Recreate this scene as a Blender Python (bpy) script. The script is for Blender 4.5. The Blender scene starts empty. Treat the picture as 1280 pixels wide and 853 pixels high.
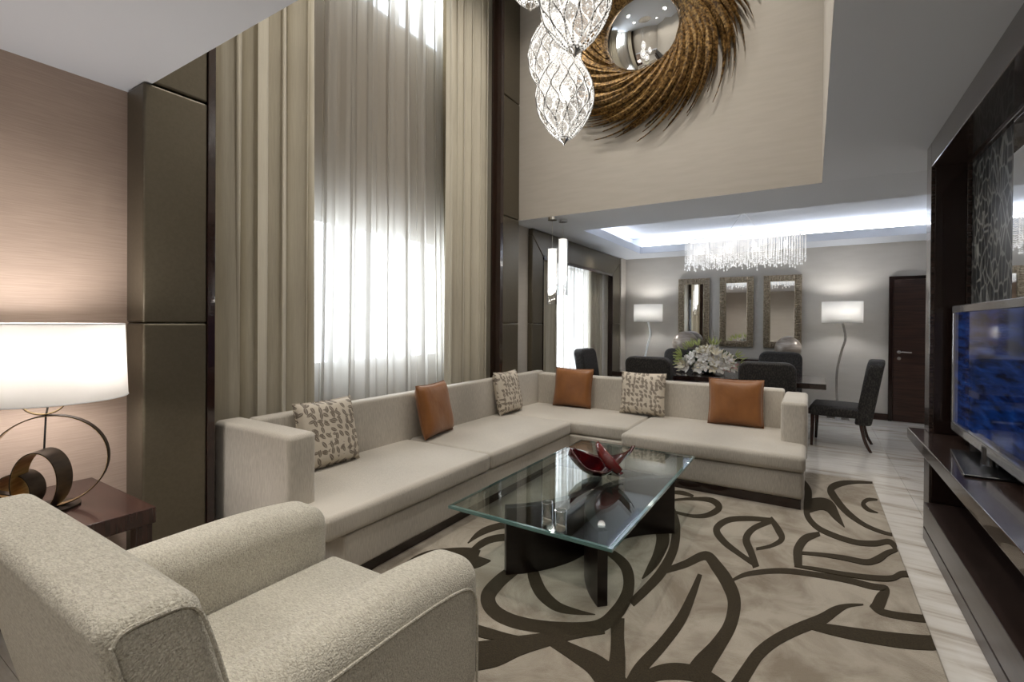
import bpy, bmesh, math, random
from mathutils import Vector, Matrix, Euler
random.seed(7)
PI = math.pi
S = bpy.context.scene
COL = S.collection

# ---------------------------------------------------------------- camera, world, light, exposure
FPX, PCX, PCY, CAM_H = 598.88, 642.5, 406.3, 1.45
BR = Vector((0.8487223, 0.52879592, 0.00673275))
BU = Vector((-0.0084059, 0.0007598, 0.99996438))
BF = Vector((-0.52877197, 0.84874867, -0.00508987))
cam_d = bpy.data.cameras.new('camera')
cam = bpy.data.objects.new('camera', cam_d); COL.objects.link(cam)
cam.matrix_world = Matrix(((BR.x, BU.x, -BF.x, 0), (BR.y, BU.y, -BF.y, 0), (BR.z, BU.z, -BF.z, CAM_H), (0, 0, 0, 1)))
cam_d.sensor_width = 36; cam_d.lens = FPX / 1280 * 36
cam_d.shift_x = -(PCX - 640) / 1280; cam_d.shift_y = (PCY - 426.5) / 1280
cam_d.clip_start = 0.02
S.camera = cam
S.view_settings.view_transform = 'Standard'; S.view_settings.look = 'None'
S.view_settings.gamma = 1; S.view_settings.use_curve_mapping = False
S.view_settings.exposure = 0.38
S.cycles.max_bounces = 10; S.cycles.diffuse_bounces = 5; S.cycles.glossy_bounces = 4
S.cycles.transmission_bounces = 8; S.cycles.transparent_max_bounces = 16
S.cycles.sample_clamp_indirect = 6; S.cycles.caustics_reflective = False; S.cycles.caustics_refractive = False
try:
    S.cycles.use_denoising = True
except Exception:
    pass
W = bpy.data.worlds.new('world'); S.world = W; W.use_nodes = True
bg = W.node_tree.nodes['Background']; bg.inputs[0].default_value = (.78, .88, 1, 1); bg.inputs[1].default_value = 3.0

def area(name, loc, rot, sx, sy, power, color=(1, 1, 1), spread=PI):
    l = bpy.data.lights.new(name, 'AREA'); l.shape = 'RECTANGLE'; l.size = sx; l.size_y = sy
    l.energy = power; l.color = color; l.spread = spread
    o = bpy.data.objects.new(name, l); o.location = loc; o.rotation_euler = rot; COL.objects.link(o); return o
def point(name, loc, power, color=(1, .9, .78), r=.05, parent=None):
    l = bpy.data.lights.new(name, 'POINT'); l.energy = power; l.color = color; l.shadow_soft_size = r
    o = bpy.data.objects.new(name, l); o.location = loc; COL.objects.link(o)
    if parent: o.parent = parent
    return o
DAY = (.86, .93, 1)
area('daylight_window_low', (-3.95, 3.35, 1.75), (0, -PI/2, 0), 1.5, 2.0, 75, DAY)
area('daylight_window_high', (-3.95, 3.35, 5.25), (0, -PI/2, 0), 1.3, 2.0, 90, DAY)
area('daylight_window_dining', (-3.95, 7.1, 1.35), (0, -PI/2, 0), 2.3, 2.4, 75, DAY)
WARM = (1, .93, .84)
def spot(name, loc, power, angle=110, blend=.8, color=WARM, r=.06):
    l = bpy.data.lights.new(name, 'SPOT'); l.energy = power; l.color = color; l.spot_size = math.radians(angle); l.spot_blend = blend; l.shadow_soft_size = r
    o = bpy.data.objects.new(name, l); o.location = loc; COL.objects.link(o); return o
for x in (-2.3, -.7):
    for y in (2.0, 3.1, 4.1): spot('void_downlight', (x, y, 5.70), 75, 120)
for x in (-2.4, -1.0, .3):
    for y in (-1.4, .3): spot('rear_fill', (x, y, 2.68), 26, 150)  # added fill spots behind the camera for the armchair, no fixtures
for y in (2.2, 4.4): spot('side_fill', (.40, y, 2.68), 20, 130)  # added fill under the right-hand low ceiling, no lamp there
for x in (-2.2, -.2, 1.4): spot('dining_fill', (x, 5.5, 2.68), 16, 140)  # added fill brightening the dining side, without fixtures
for x in (-2.9, 1.9): spot('dining_fill', (x, 7.4, 2.68), 14, 140)  # more added dining fill, at both ends of the tray

# ---------------------------------------------------------------- materials
def newmat(name):
    m = bpy.data.materials.new(name); m.use_nodes = True
    nt = m.node_tree; b = nt.nodes['Principled BSDF']; return m, nt, b
def node(nt, t, **k):
    n = nt.nodes.new(t)
    for a, v in k.items(): setattr(n, a, v)
    return n
def coords(nt, scale=(1, 1, 1), rot=(0, 0, 0), world=False):
    if world:
        g = node(nt, 'ShaderNodeNewGeometry'); src = g.outputs['Position']
    else:
        g = node(nt, 'ShaderNodeTexCoord'); src = g.outputs['Object']
    mp = node(nt, 'ShaderNodeMapping'); mp.inputs['Scale'].default_value = scale; mp.inputs['Rotation'].default_value = rot
    nt.links.new(src, mp.inputs['Vector']); return mp.outputs[0]
def noise(nt, vec, scale, detail=3, rough=.5, dist=0):
    n = node(nt, 'ShaderNodeTexNoise'); n.inputs['Scale'].default_value = scale; n.inputs['Detail'].default_value = detail
    n.inputs['Roughness'].default_value = rough; n.inputs['Distortion'].default_value = dist
    nt.links.new(vec, n.inputs['Vector']); return n.outputs['Fac']
def ramp(nt, fac, stops):
    r = node(nt, 'ShaderNodeValToRGB'); e = r.color_ramp.elements
    while len(e) < len(stops): e.new(.5)
    for el, (p, c) in zip(e, stops): el.position = p; el.color = (*c, 1)
    nt.links.new(fac, r.inputs[0]); return r.outputs[0]
def bump(nt, b, h, strength=.3, dist=.01):
    n = node(nt, 'ShaderNodeBump'); n.inputs['Strength'].default_value = strength; n.inputs['Distance'].default_value = dist
    nt.links.new(h, n.inputs['Height']); nt.links.new(n.outputs[0], b.inputs['Normal'])
def plain(name, c, rough=.5, metal=0, coat=0, spec=.5, sheen=0, emit=None, es=0):
    m, nt, b = newmat(name); b.inputs['Base Color'].default_value = (*c, 1); b.inputs['Roughness'].default_value = rough
    b.inputs['Metallic'].default_value = metal; b.inputs['Coat Weight'].default_value = coat
    b.inputs['Specular IOR Level'].default_value = spec; b.inputs['Sheen Weight'].default_value = sheen
    if emit: b.inputs['Emission Color'].default_value = (*emit, 1); b.inputs['Emission Strength'].default_value = es
    return m
def grained(name, c1, c2, scale, nscale, rough=.6, bs=.3, bd=.004, metal=0, sheen=0, detail=3, world=False, rot=(0, 0, 0), coat=0, lo=.35, hi=.65):
    m, nt, b = newmat(name); v = coords(nt, scale, rot, world); f = noise(nt, v, nscale, detail)
    nt.links.new(ramp(nt, f, [(lo, c1), (hi, c2)]), b.inputs['Base Color'])
    b.inputs['Roughness'].default_value = rough; b.inputs['Metallic'].default_value = metal
    b.inputs['Sheen Weight'].default_value = sheen; b.inputs['Coat Weight'].default_value = coat
    if bs: bump(nt, b, f, bs, bd)
    return m

M = {}
M['ceiling'] = plain('ceiling_paint', (.69, .725, .79), .8)
M['wall_cream'] = grained('cream_wallpaper', (.425, .39, .34), (.45, .415, .365), (1, 1, 7), 3, .7, .05, .002, world=True)
M['wall_tan'] = grained('tan_window_wall', (.30, .245, .17), (.34, .28, .20), (1, 1, 8), 4, .8, .05, .002, world=True)
M['wall_pink'] = grained('linen_wallpaper', (.40, .305, .245), (.46, .355, .29), (1.2, 1.2, 50), 5, .6, .2, .002, world=True)
M['wall_grey'] = grained('greige_wall', (.53, .50, .455), (.56, .53, .485), (1, 1, 4), 3, .7, .05, .002, world=True)
M['wood'] = grained('dark_wood', (.012, .006, .005), (.03, .013, .010), (1, 1, 14), 5, .16, .03, .001, coat=.5)
M['wood_h'] = grained('dark_wood_door', (.022, .010, .007), (.055, .024, .016), (.7, 1, 16), 4, .35, .05, .001, detail=6)
M['wood_table'] = grained('side_table_wood', (.024, .010, .008), (.042, .017, .013), (1, 12, 1), 4, .25, .03, .001, coat=.3)
M['wood_panel'] = grained('wall_unit_wood', (.013, .007, .006), (.028, .014, .011), (1, 1, 18), 4, .22, .02, .001, coat=.3, world=True)
M['wood_gloss'] = grained('wall_unit_glossy_wood', (.026, .017, .014), (.045, .028, .023), (1, .3, 12), 4, .2, .02, .001, coat=.7, world=True)
M['wood_satin'] = grained('wall_unit_satin_wood', (.022, .014, .012), (.04, .026, .022), (1, .3, 12), 4, .34, .02, .001, coat=.15, world=True)
M['uphol'] = grained('brown_leather_panel', (.105, .090, .062), (.118, .10, .07), (1, 1, 1), 60, .36, .04, .001, metal=.45)
M['black'] = plain('black_plastic', (.008, .008, .009), .25)
M['chrome'] = plain('brushed_chrome', (.75, .75, .76), .25, 1)
M['steel'] = plain('polished_steel', (.8, .8, .8), .1, 1)
M['bronze'] = grained('dark_bronze', (.028, .02, .015), (.06, .042, .028), (1, 1, 6), 8, .35, .05, .001, metal=.7)
M['goldin'] = grained('brushed_gold', (.40, .27, .10), (.62, .44, .2), (1, 1, 10), 8, .28, .05, .001, metal=.9)
M['mirror'] = plain('mirror_glass', (.92, .93, .93), .015, 1)
M['mirframe'] = grained('champagne_frame', (.22, .18, .13), (.45, .39, .3), (1, 1, 1), 40, .35, .2, .003, metal=.75)
M['darkleg'] = grained('espresso_veneer', (.008, .0045, .004), (.014, .008, .006), (1, 1, 10), 5, .3, .02, .001)
M['skirt'] = M['wood_h']
M['white'] = plain('white_frame', (.75, .76, .78), .4)
M['cord'] = plain('black_cord', (.01, .01, .01), .6)
M['wick'] = plain('white_sand', (.75, .7, .62), .9)
M['ball'] = grained('capiz_ball', (.22, .18, .15), (.5, .44, .38), (1, 1, 5), 5, .3, .3, .004, metal=.25, lo=.3, hi=.7)

def fabric(name, c, c2, wl=230, st=(1, 1, .10), bs=.35):
    m, nt, b = newmat(name); v = coords(nt, st); f = noise(nt, v, wl, 2); f2 = noise(nt, coords(nt), 1.6, 1)
    mx = node(nt, 'ShaderNodeMath', operation='ADD'); nt.links.new(f, mx.inputs[0]); nt.links.new(f2, mx.inputs[1])
    h = node(nt, 'ShaderNodeMath', operation='MULTIPLY'); nt.links.new(mx.outputs[0], h.inputs[0]); h.inputs[1].default_value = .5
    nt.links.new(ramp(nt, h.outputs[0], [(.36, c2), (.62, c)]), b.inputs['Base Color'])
    b.inputs['Roughness'].default_value = .8; b.inputs['Sheen Weight'].default_value = .25; bump(nt, b, f, bs, .003); return m
M['sofa'] = fabric('ivory_linen_upholstery', (.56, .52, .455), (.38, .35, .30))
M['drape'] = fabric('sand_drapery', (.57, .53, .43), (.50, .46, .37), 120, (1, 1, .05), .1)
M['carpet'] = None

m, nt, b = newmat('cream_boucle')
v = coords(nt, (1, 1, 1)); vo = node(nt, 'ShaderNodeTexVoronoi'); vo.inputs['Scale'].default_value = 190
nd = noise(nt, v, 45, 2); mapv = node(nt, 'ShaderNodeMixRGB'); mapv.blend_type = 'ADD'; mapv.inputs[0].default_value = .02
nt.links.new(v, mapv.inputs[1]); nt.links.new(nd, mapv.inputs[2]); nt.links.new(mapv.outputs[0], vo.inputs['Vector'])
n3 = noise(nt, coords(nt, (.5, 1.4, 1)), 150, 3, .6, .8)
nt.links.new(ramp(nt, n3, [(.3, (.36, .33, .265)), (.62, (.63, .60, .51))]), b.inputs['Base Color'])
ad = node(nt, 'ShaderNodeMath', operation='SUBTRACT'); nt.links.new(n3, ad.inputs[0]); nt.links.new(vo.outputs['Distance'], ad.inputs[1])
b.inputs['Roughness'].default_value = .9; b.inputs['Sheen Weight'].default_value = .3; bump(nt, b, ad.outputs[0], .8, .004)
M['boucle'] = m

m, nt, b = newmat('cognac_satin')
v = coords(nt, (1.6, 1, 1)); f = noise(nt, v, 6, 3, .5, .3)
nt.links.new(ramp(nt, f, [(.3, (.20, .072, .016)), (.7, (.255, .098, .023))]), b.inputs['Base Color'])
b.inputs['Roughness'].default_value = .42; b.inputs['Sheen Weight'].default_value = .2; bump(nt, b, f, .35, .02)
M['cognac'] = m

def leaf_fabric(name, base, leaf):
    m, nt, b = newmat(name)
    def mth(op, a, c=None, e=None):
        n = node(nt, 'ShaderNodeMath', operation=op)
        for k, x in enumerate((a, c, e)):
            if x is None: continue
            if isinstance(x, (int, float)): n.inputs[k].default_value = x
            else: nt.links.new(x, n.inputs[k])
        return n.outputs[0]
    tc = node(nt, 'ShaderNodeTexCoord'); sp = node(nt, 'ShaderNodeSeparateXYZ'); nt.links.new(tc.outputs['Object'], sp.inputs[0])
    cb = node(nt, 'ShaderNodeCombineXYZ'); nt.links.new(sp.outputs[0], cb.inputs[0]); nt.links.new(sp.outputs[2], cb.inputs[1])
    res = None
    for off, ang0, sc, L, Wd in ((0, .5, 21, .030, .0125), (.37, -.7, 19, .027, .011)):
        mp = node(nt, 'ShaderNodeMapping'); mp.inputs['Location'].default_value = (off, off * .6, 0); nt.links.new(cb.outputs[0], mp.inputs['Vector'])
        vo = node(nt, 'ShaderNodeTexVoronoi'); vo.voronoi_dimensions = '2D'; vo.inputs['Scale'].default_value = sc; vo.inputs['Randomness'].default_value = .45
        nt.links.new(mp.outputs[0], vo.inputs['Vector'])
        sub = node(nt, 'ShaderNodeVectorMath', operation='SUBTRACT'); nt.links.new(mp.outputs[0], sub.inputs[0]); nt.links.new(vo.outputs['Position'], sub.inputs[1])
        sc_ = node(nt, 'ShaderNodeSeparateColor'); nt.links.new(vo.outputs['Color'], sc_.inputs[0])
        ro = node(nt, 'ShaderNodeVectorRotate'); ro.rotation_type = 'Z_AXIS'; nt.links.new(sub.outputs[0], ro.inputs['Vector'])
        nt.links.new(mth('MULTIPLY_ADD', sc_.outputs[0], 1.3, ang0), ro.inputs['Angle'])
        s2 = node(nt, 'ShaderNodeSeparateXYZ'); nt.links.new(ro.outputs[0], s2.inputs[0])
        ay = mth('ABSOLUTE', s2.outputs[1]); x2 = mth('POWER', mth('ABSOLUTE', mth('DIVIDE', s2.outputs[0], L)), 2.0)
        inside = mth('LESS_THAN', mth('ADD', mth('DIVIDE', ay, Wd), x2), 1.0)
        rib = mth('GREATER_THAN', ay, .0009)
        keep = mth('GREATER_THAN', sc_.outputs[1], .16)
        f = mth('MULTIPLY', mth('MULTIPLY', inside, rib), keep)
        if off:
            clear = noise(nt, cb.outputs[0], 9, 1); f = mth('MULTIPLY', f, mth('GREATER_THAN', clear, .47))
        res = f if res is None else mth('MAXIMUM', res, f)
    mc = node(nt, 'ShaderNodeMix'); mc.data_type = 'RGBA'; nt.links.new(res, mc.inputs[0]); mc.inputs[6].default_value = (*base, 1); mc.inputs[7].default_value = (*leaf, 1)
    nt.links.new(mc.outputs[2], b.inputs['Base Color']); b.inputs['Roughness'].default_value = .7
    bump(nt, b, noise(nt, coords(nt, (1, 1, 2)), 9, 4), .3, .015); return m
M['leaf'] = leaf_fabric('leaf_print_fabric', (.60, .54, .45), (.20, .165, .13))

m, nt, b = newmat('black_chenille')
v = coords(nt, (1, 1, .35)); f = noise(nt, v, 120, 3)
nt.links.new(ramp(nt, f, [(.44, (.005, .005, .006)), (.72, (.06, .052, .045))]), b.inputs['Base Color'])
b.inputs['Roughness'].default_value = .6; bump(nt, b, f, .5, .004)
M['chair'] = m

m, nt, b = newmat('veined_marble')
f = noise(nt, coords(nt, (.6, 2.4, 1), (0, 0, .45), True), 1.7, 7, .6, 1.4)
f2 = noise(nt, coords(nt, (.4, 6, 1), (0, 0, .30), True), 3.5, 4, .55, .6)
a1 = node(nt, 'ShaderNodeMath', operation='MULTIPLY_ADD'); nt.links.new(f2, a1.inputs[0]); a1.inputs[1].default_value = .45; nt.links.new(f, a1.inputs[2])
nt.links.new(ramp(nt, a1.outputs[0], [(.46, (.30, .255, .21)), (.60, (.54, .50, .445)), (.72, (.68, .655, .61)), (.9, (.74, .72, .69))]), b.inputs['Base Color'])
b.inputs['Roughness'].default_value = .07; b.inputs['Coat Weight'].default_value = .2
M['marble'] = m
M['grout'] = plain('grout', (.34, .30, .25), .8)

m, nt, b = newmat('cream_wool_pile')
v = coords(nt, (1, 1, 1), world=True); f = noise(nt, v, 2.6, 5, .65, 1); g = noise(nt, v, 240, 2)
nt.links.new(ramp(nt, f, [(.36, (.25, .205, .15)), (.60, (.45, .40, .325))]), b.inputs['Base Color'])
b.inputs['Roughness'].default_value = .95; b.inputs['Sheen Weight'].default_value = .2; bump(nt, b, g, .8, .008)
M['rug'] = m
M['rugdark'] = grained('olive_brown_wool_pile', (.022, .015, .0055), (.045, .032, .014), (1, 1, 1), 220, .95, .7, .006, sheen=0, world=True)

def glass(name, tint, refl=1.5, body=.97, rough=0.01):
    m = bpy.data.materials.new(name); m.use_nodes = True; nt = m.node_tree; nt.nodes.clear()
    o = node(nt, 'ShaderNodeOutputMaterial'); lw = node(nt, 'ShaderNodeLayerWeight'); lw.inputs[0].default_value = .5
    p5 = node(nt, 'ShaderNodeMath', operation='POWER'); nt.links.new(lw.outputs['Facing'], p5.inputs[0]); p5.inputs[1].default_value = 4.0
    fr = node(nt, 'ShaderNodeMath', operation='MULTIPLY_ADD'); nt.links.new(p5.outputs[0], fr.inputs[0]); fr.inputs[1].default_value = 1 - refl; fr.inputs[2].default_value = refl
    t = node(nt, 'ShaderNodeBsdfTransparent'); t.inputs[0].default_value = (*[c * body for c in tint], 1)
    g = node(nt, 'ShaderNodeBsdfGlossy'); g.inputs['Roughness'].default_value = rough
    x = node(nt, 'ShaderNodeMixShader'); nt.links.new(fr.outputs[0], x.inputs[0]); nt.links.new(t.outputs[0], x.inputs[1]); nt.links.new(g.outputs[0], x.inputs[2])
    nt.links.new(x.outputs[0], o.inputs[0]); return m
M['glass'] = glass('clear_glass', (1, 1, 1), .045)
M['table_glass'] = glass('table_glass', (.86, .93, .92), .10)
M['votive'] = glass('votive_glass', (.93, .95, .95), .13)
M['glass_edge'] = plain('green_glass_edge', (.12, .22, .21), .08, 0, .8)
m, nt, b = newmat('dark_red_glass')
f = noise(nt, coords(nt, (1, 1, 1)), 6, 3, .5, 1.5)
nt.links.new(ramp(nt, f, [(.4, (.11, .006, .008)), (.6, (.04, .005, .009))]), b.inputs['Base Color']); b.inputs['Roughness'].default_value = .05; b.inputs['Coat Weight'].default_value = 1
b.inputs['Transmission Weight'].default_value = .25
M['redglass'] = m
M['redglass2'] = plain('ruby_glass', (.14, .008, .008), .05, coat=1)

def cloth(name, col, transp, transl):
    m = bpy.data.materials.new(name); m.use_nodes = True; nt = m.node_tree; nt.nodes.clear()
    o = node(nt, 'ShaderNodeOutputMaterial'); d = node(nt, 'ShaderNodeBsdfDiffuse'); d.inputs[0].default_value = (*col, 1)
    tl = node(nt, 'ShaderNodeBsdfTranslucent'); tl.inputs[0].default_value = (*col, 1); t = node(nt, 'ShaderNodeBsdfTransparent')
    a = node(nt, 'ShaderNodeMixShader'); a.inputs[0].default_value = transl; nt.links.new(d.outputs[0], a.inputs[1]); nt.links.new(tl.outputs[0], a.inputs[2])
    c = node(nt, 'ShaderNodeMixShader'); c.inputs[0].default_value = transp; nt.links.new(a.outputs[0], c.inputs[1]); nt.links.new(t.outputs[0], c.inputs[2])
    nt.links.new(c.outputs[0], o.inputs[0]); return m
M['sheer'] = cloth('white_voile', (.60, .575, .53), .32, .5)
M['shade'] = cloth('linen_lampshade', (.80, .79, .77), .0, .55)
M['opal'] = plain('opal_glass', (.85, .85, .83), .2, 0, .5, emit=(1, .97, .92), es=.9)
M['bulb'] = plain('glowing_bulb', (1, 1, 1), .4, emit=(1, .93, .82), es=6)
M['led'] = plain('led_strip', (1, 1, 1), .5, emit=(.97, .98, 1), es=7)
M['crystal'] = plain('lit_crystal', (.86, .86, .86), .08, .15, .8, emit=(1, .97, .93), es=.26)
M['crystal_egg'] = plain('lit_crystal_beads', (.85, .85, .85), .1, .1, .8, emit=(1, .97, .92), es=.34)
m = cloth('frosted_inner_globe', (.9, .9, .9), .82, .6); M['globe'] = m
M['wire'] = plain('silver_wire', (.10, .09, .08), .4, .6)
M['petal'] = plain('white_petal', (.88, .86, .82), .5, sheen=.2)
M['petal_cream'] = plain('cream_petal', (.82, .76, .60), .5)
M['petal_pink'] = plain('blush_petal', (.70, .45, .42), .5)
M['petal_green'] = plain('lime_petal', (.50, .56, .20), .5)
M['foliage'] = plain('leaf_green', (.10, .20, .04), .5)
m, nt, b = newmat('patterned_dark_wallpaper')
v = coords(nt, (1, 1, .55), world=True); vo = node(nt, 'ShaderNodeTexVoronoi'); vo.feature = 'DISTANCE_TO_EDGE'; vo.inputs['Scale'].default_value = 17; nt.links.new(v, vo.inputs['Vector'])
nt.links.new(ramp(nt, vo.outputs[0], [(.03, (.20, .20, .19)), (.09, (.018, .02, .022))]), b.inputs['Base Color']); b.inputs['Roughness'].default_value = .35
M['damask'] = m
# the lit television picture: blue bands
m, nt, b = newmat('television_picture')
v = coords(nt, (1, 1.2, 9), (.12, 0, 0)); f = noise(nt, v, 2.4, 5, .65, .3)
em = ramp(nt, f, [(.40, (.002, .004, .02)), (.55, (.004, .03, .16)), (.72, (.015, .08, .30))])
nt.links.new(em, b.inputs['Emission Color']); b.inputs['Emission Strength'].default_value = .38
b.inputs['Base Color'].default_value = (.003, .004, .01, 1); b.inputs['Roughness'].default_value = .06; b.inputs['Coat Weight'].default_value = .6
M['screen'] = m
M['tvframe'] = plain('silver_gloss_frame', (.42, .42, .43), .12, .6, .5)
m, nt, b = newmat('gilded_spike')
f = noise(nt, coords(nt, (3, 1, 3), world=True), 14, 5, .65)
nt.links.new(ramp(nt, f, [(.40, (.05, .026, .010)), (.52, (.22, .125, .04)), (.68, (.52, .33, .12))]), b.inputs['Base Color'])
b.inputs['Roughness'].default_value = .38; b.inputs['Metallic'].default_value = .55; bump(nt, b, f, .4, .01)
M['spike'] = m
m, nt, b = newmat('abstract_painting')
f = noise(nt, coords(nt, (1, 1, 1.4)), 1.6, 2, .4, .5); nt.links.new(ramp(nt, f, [(.46, (.02, .02, .025)), (.52, (.6, .58, .54))]), b.inputs['Base Color'])
M['painting'] = m

# ---------------------------------------------------------------- mesh helpers
class B:
    def __init__(s): s.v = []; s.f = []
    def add(s, vs, fs):
        n = len(s.v); s.v += [tuple(v) for v in vs]; s.f += [tuple(i + n for i in f) for f in fs]; return s
    def box(s, x0, x1, y0, y1, z0, z1):
        return s.add([(x0, y0, z0), (x1, y0, z0), (x1, y1, z0), (x0, y1, z0), (x0, y0, z1), (x1, y0, z1), (x1, y1, z1), (x0, y1, z1)],
                     [(0, 3, 2, 1), (4, 5, 6, 7), (0, 1, 5, 4), (1, 2, 6, 5), (2, 3, 7, 6), (3, 0, 4, 7)])
    def prism(s, poly, axis, a0, a1):
        def P(u, v, a): return {'X': (a, u, v), 'Y': (u, a, v), 'Z': (u, v, a)}[axis]
        n = len(poly)
        return s.add([P(u, v, a0) for u, v in poly] + [P(u, v, a1) for u, v in poly],
                     [tuple(range(n - 1, -1, -1)), tuple(range(n, 2 * n))] + [(i, (i + 1) % n, n + (i + 1) % n, n + i) for i in range(n)])
    def lathe(s, prof, n=24, c=(0, 0, 0), cap=True, sx=1, sy=1):
        vs = [(c[0] + r * math.cos(2 * PI * j / n) * sx, c[1] + r * math.sin(2 * PI * j / n) * sy, c[2] + z) for r, z in prof for j in range(n)]
        fs = [(i * n + j, i * n + (j + 1) % n, (i + 1) * n + (j + 1) % n, (i + 1) * n + j) for i in range(len(prof) - 1) for j in range(n)]
        if cap: fs += [tuple(range(n - 1, -1, -1)), tuple(range((len(prof) - 1) * n, len(prof) * n))]
        return s.add(vs, fs)
    def tube(s, path, r, n=8, closed=False, rad=None):
        path = [Vector(p) for p in path]; N = len(path); vs = []; up = None
        for i, p in enumerate(path):
            a = path[(i - 1) % N] if closed or i else p; c = path[(i + 1) % N] if closed or i < N - 1 else p
            t = (c - a).normalized()
            if up is None: up = t.orthogonal().normalized()
            up = (up - t * up.dot(t)).normalized(); w = t.cross(up); rr = rad[i] if rad else r
            for j in range(n):
                q = 2 * PI * j / n; vs.append(p + up * math.cos(q) * rr + w * math.sin(q) * rr)
        fs = [(i * n + j, i * n + (j + 1) % n, ((i + 1) % N) * n + (j + 1) % n, ((i + 1) % N) * n + j) for i in range(N if closed else N - 1) for j in range(n)]
        if not closed: fs += [tuple(range(n - 1, -1, -1)), tuple(range((N - 1) * n, N * n))]
        return s.add(vs, fs)
    def band(s, path, width, thick, closed=True):
        """flat metal band: path in a plane, width vector, thickness inward"""
        N = len(path); path = [Vector(p) for p in path]; c = sum(path, Vector()) / N; wv = Vector(width); vs = []
        for p in path:
            inn = (c - p).normalized() * thick
            vs += [p - wv / 2, p + wv / 2, p + wv / 2 + inn, p - wv / 2 + inn]
        fs = [(i * 4 + j, i * 4 + (j + 1) % 4, ((i + 1) % N) * 4 + (j + 1) % 4, ((i + 1) % N) * 4 + j) for i in range(N if closed else N - 1) for j in range(4)]
        return s.add(vs, fs)
    def grid(s, fn, nu, nv):
        vs = [fn(i / nu, j / nv) for i in range(nu + 1) for j in range(nv + 1)]
        return s.add(vs, [(i * (nv + 1) + j, (i + 1) * (nv + 1) + j, (i + 1) * (nv + 1) + j + 1, i * (nv + 1) + j + 1) for i in range(nu) for j in range(nv)])
    def soft(s, x0, x1, y0, y1, z0, z1, r=.04, bulge=(0, 0, 0), n=8, nc=4):
        h = [(x1 - x0) / 2, (y1 - y0) / 2, (z1 - z0) / 2]; c = [(x0 + x1) / 2, (y0 + y1) / 2, (z0 + z1) / 2]
        r = min(r, min(h) * .999); A = []
        for k in range(3):
            core = h[k] - r; e = [r * math.tan(PI / 4 * i / nc) for i in range(1, nc + 1)]
            A.append([-core - t for t in reversed(e)] + [-core + 2 * core * i / n for i in range(n + 1)] + [core + t for t in e])
        bm = bmesh.new(); cache = {}
        def vert(p):
            key = (round(p[0], 6), round(p[1], 6), round(p[2], 6))
            if key in cache: return cache[key]
            q = [max(-(h[k] - r), min(h[k] - r, p[k])) for k in range(3)]; d = Vector([p[k] - q[k] for k in range(3)])
            if d.length > 1e-9: d = d.normalized()
            u = [q[k] / max(h[k], 1e-6) for k in range(3)]; o = []
            for k in range(3):
                a, b_ = [u[m_] for m_ in range(3) if m_ != k]
                o.append(c[k] + q[k] + d[k] * r + d[k] * bulge[k] * (1 - a * a) * (1 - b_ * b_))
            cache[key] = len(s.v) ; s.v.append(tuple(o)); return cache[key]
        for k in range(3):
            i1, i2 = [m_ for m_ in range(3) if m_ != k]
            for side in (0, -1):
                for a in range(len(A[i1]) - 1):
                    for b_ in range(len(A[i2]) - 1):
                        idx = []
                        for da, db in ((0, 0), (1, 0), (1, 1), (0, 1)):
                            p = [0, 0, 0]; p[k] = A[k][side]; p[i1] = A[i1][a + da]; p[i2] = A[i2][b_ + db]; idx.append(vert(p))
                        if (side == 0) != (k == 1): idx.reverse()
                        if len(set(idx)) >= 3: s.f.append(tuple(idx))
        bm.free(); return s

def link(o, parent=None):
    COL.objects.link(o)
    if parent: o.parent = parent
    return o
def obj(name, b, mat, parent=None, smooth=40, bevel=0, solid=0, segs=2):
    me = bpy.data.meshes.new(name); me.from_pydata(b.v, [], b.f); me.validate()
    bm = bmesh.new(); bm.from_mesh(me); bmesh.ops.recalc_face_normals(bm, faces=bm.faces); bm.to_mesh(me); bm.free()
    me.materials.append(M[mat] if isinstance(mat, str) else mat)
    if smooth:
        me.polygons.foreach_set('use_smooth', [True] * len(me.polygons)); me.set_sharp_from_angle(angle=math.radians(smooth))
    o = bpy.data.objects.new(name, me); link(o, parent)
    if solid:
        q = o.modifiers.new('solid', 'SOLIDIFY'); q.thickness = solid; q.offset = 0
    if bevel:
        q = o.modifiers.new('bevel', 'BEVEL'); q.width = bevel; q.segments = segs; q.limit_method = 'ANGLE'
    return o
def tag(o, label, cat, group=None, kind=None):
    o['label'] = label; o['category'] = cat
    if group: o['group'] = group
    if kind: o['kind'] = kind
    return o
def thing(name, label, cat, loc=(0, 0, 0), rotz=0, group=None):
    o = bpy.data.objects.new(name, None); o.empty_display_size = .1; link(o)
    o.location = loc; o.rotation_euler = (0, 0, rotz); return tag(o, label, cat, group)
def struct(name, b, mat, label, cat, parent=None, **k):
    o = obj(name, b, mat, parent, **k)
    if not parent: o['kind'] = 'structure'; o['label'] = label; o['category'] = cat
    return o
def children(o): return [c for c in bpy.data.objects if c.parent == o]
def dup(root, loc=None, rotz=None, label=None):
    r = root.copy(); COL.objects.link(r)
    if loc: r.location = loc
    if rotz is not None: r.rotation_euler = (0, 0, rotz)
    if label: r['label'] = label
    for ch in children(root):
        c = ch.copy(); COL.objects.link(c); c.parent = r
        for g in children(ch):
            d = g.copy(); COL.objects.link(d); d.parent = c
    return r
def catmull(P, n=8):
    out = []; P = [P[0]] + list(P) + [P[-1]]
    for i in range(1, len(P) - 2):
        for k in range(n):
            t = k / n
            out.append(tuple(.5 * (2 * b_ + (c - a) * t + (2 * a - 5 * b_ + 4 * c - d) * t * t + (3 * b_ - a - 3 * c + d) * t ** 3) for a, b_, c, d in zip(P[i - 1], P[i], P[i + 1], P[i + 2])))
    out.append(tuple(P[-2])); return out

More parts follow.
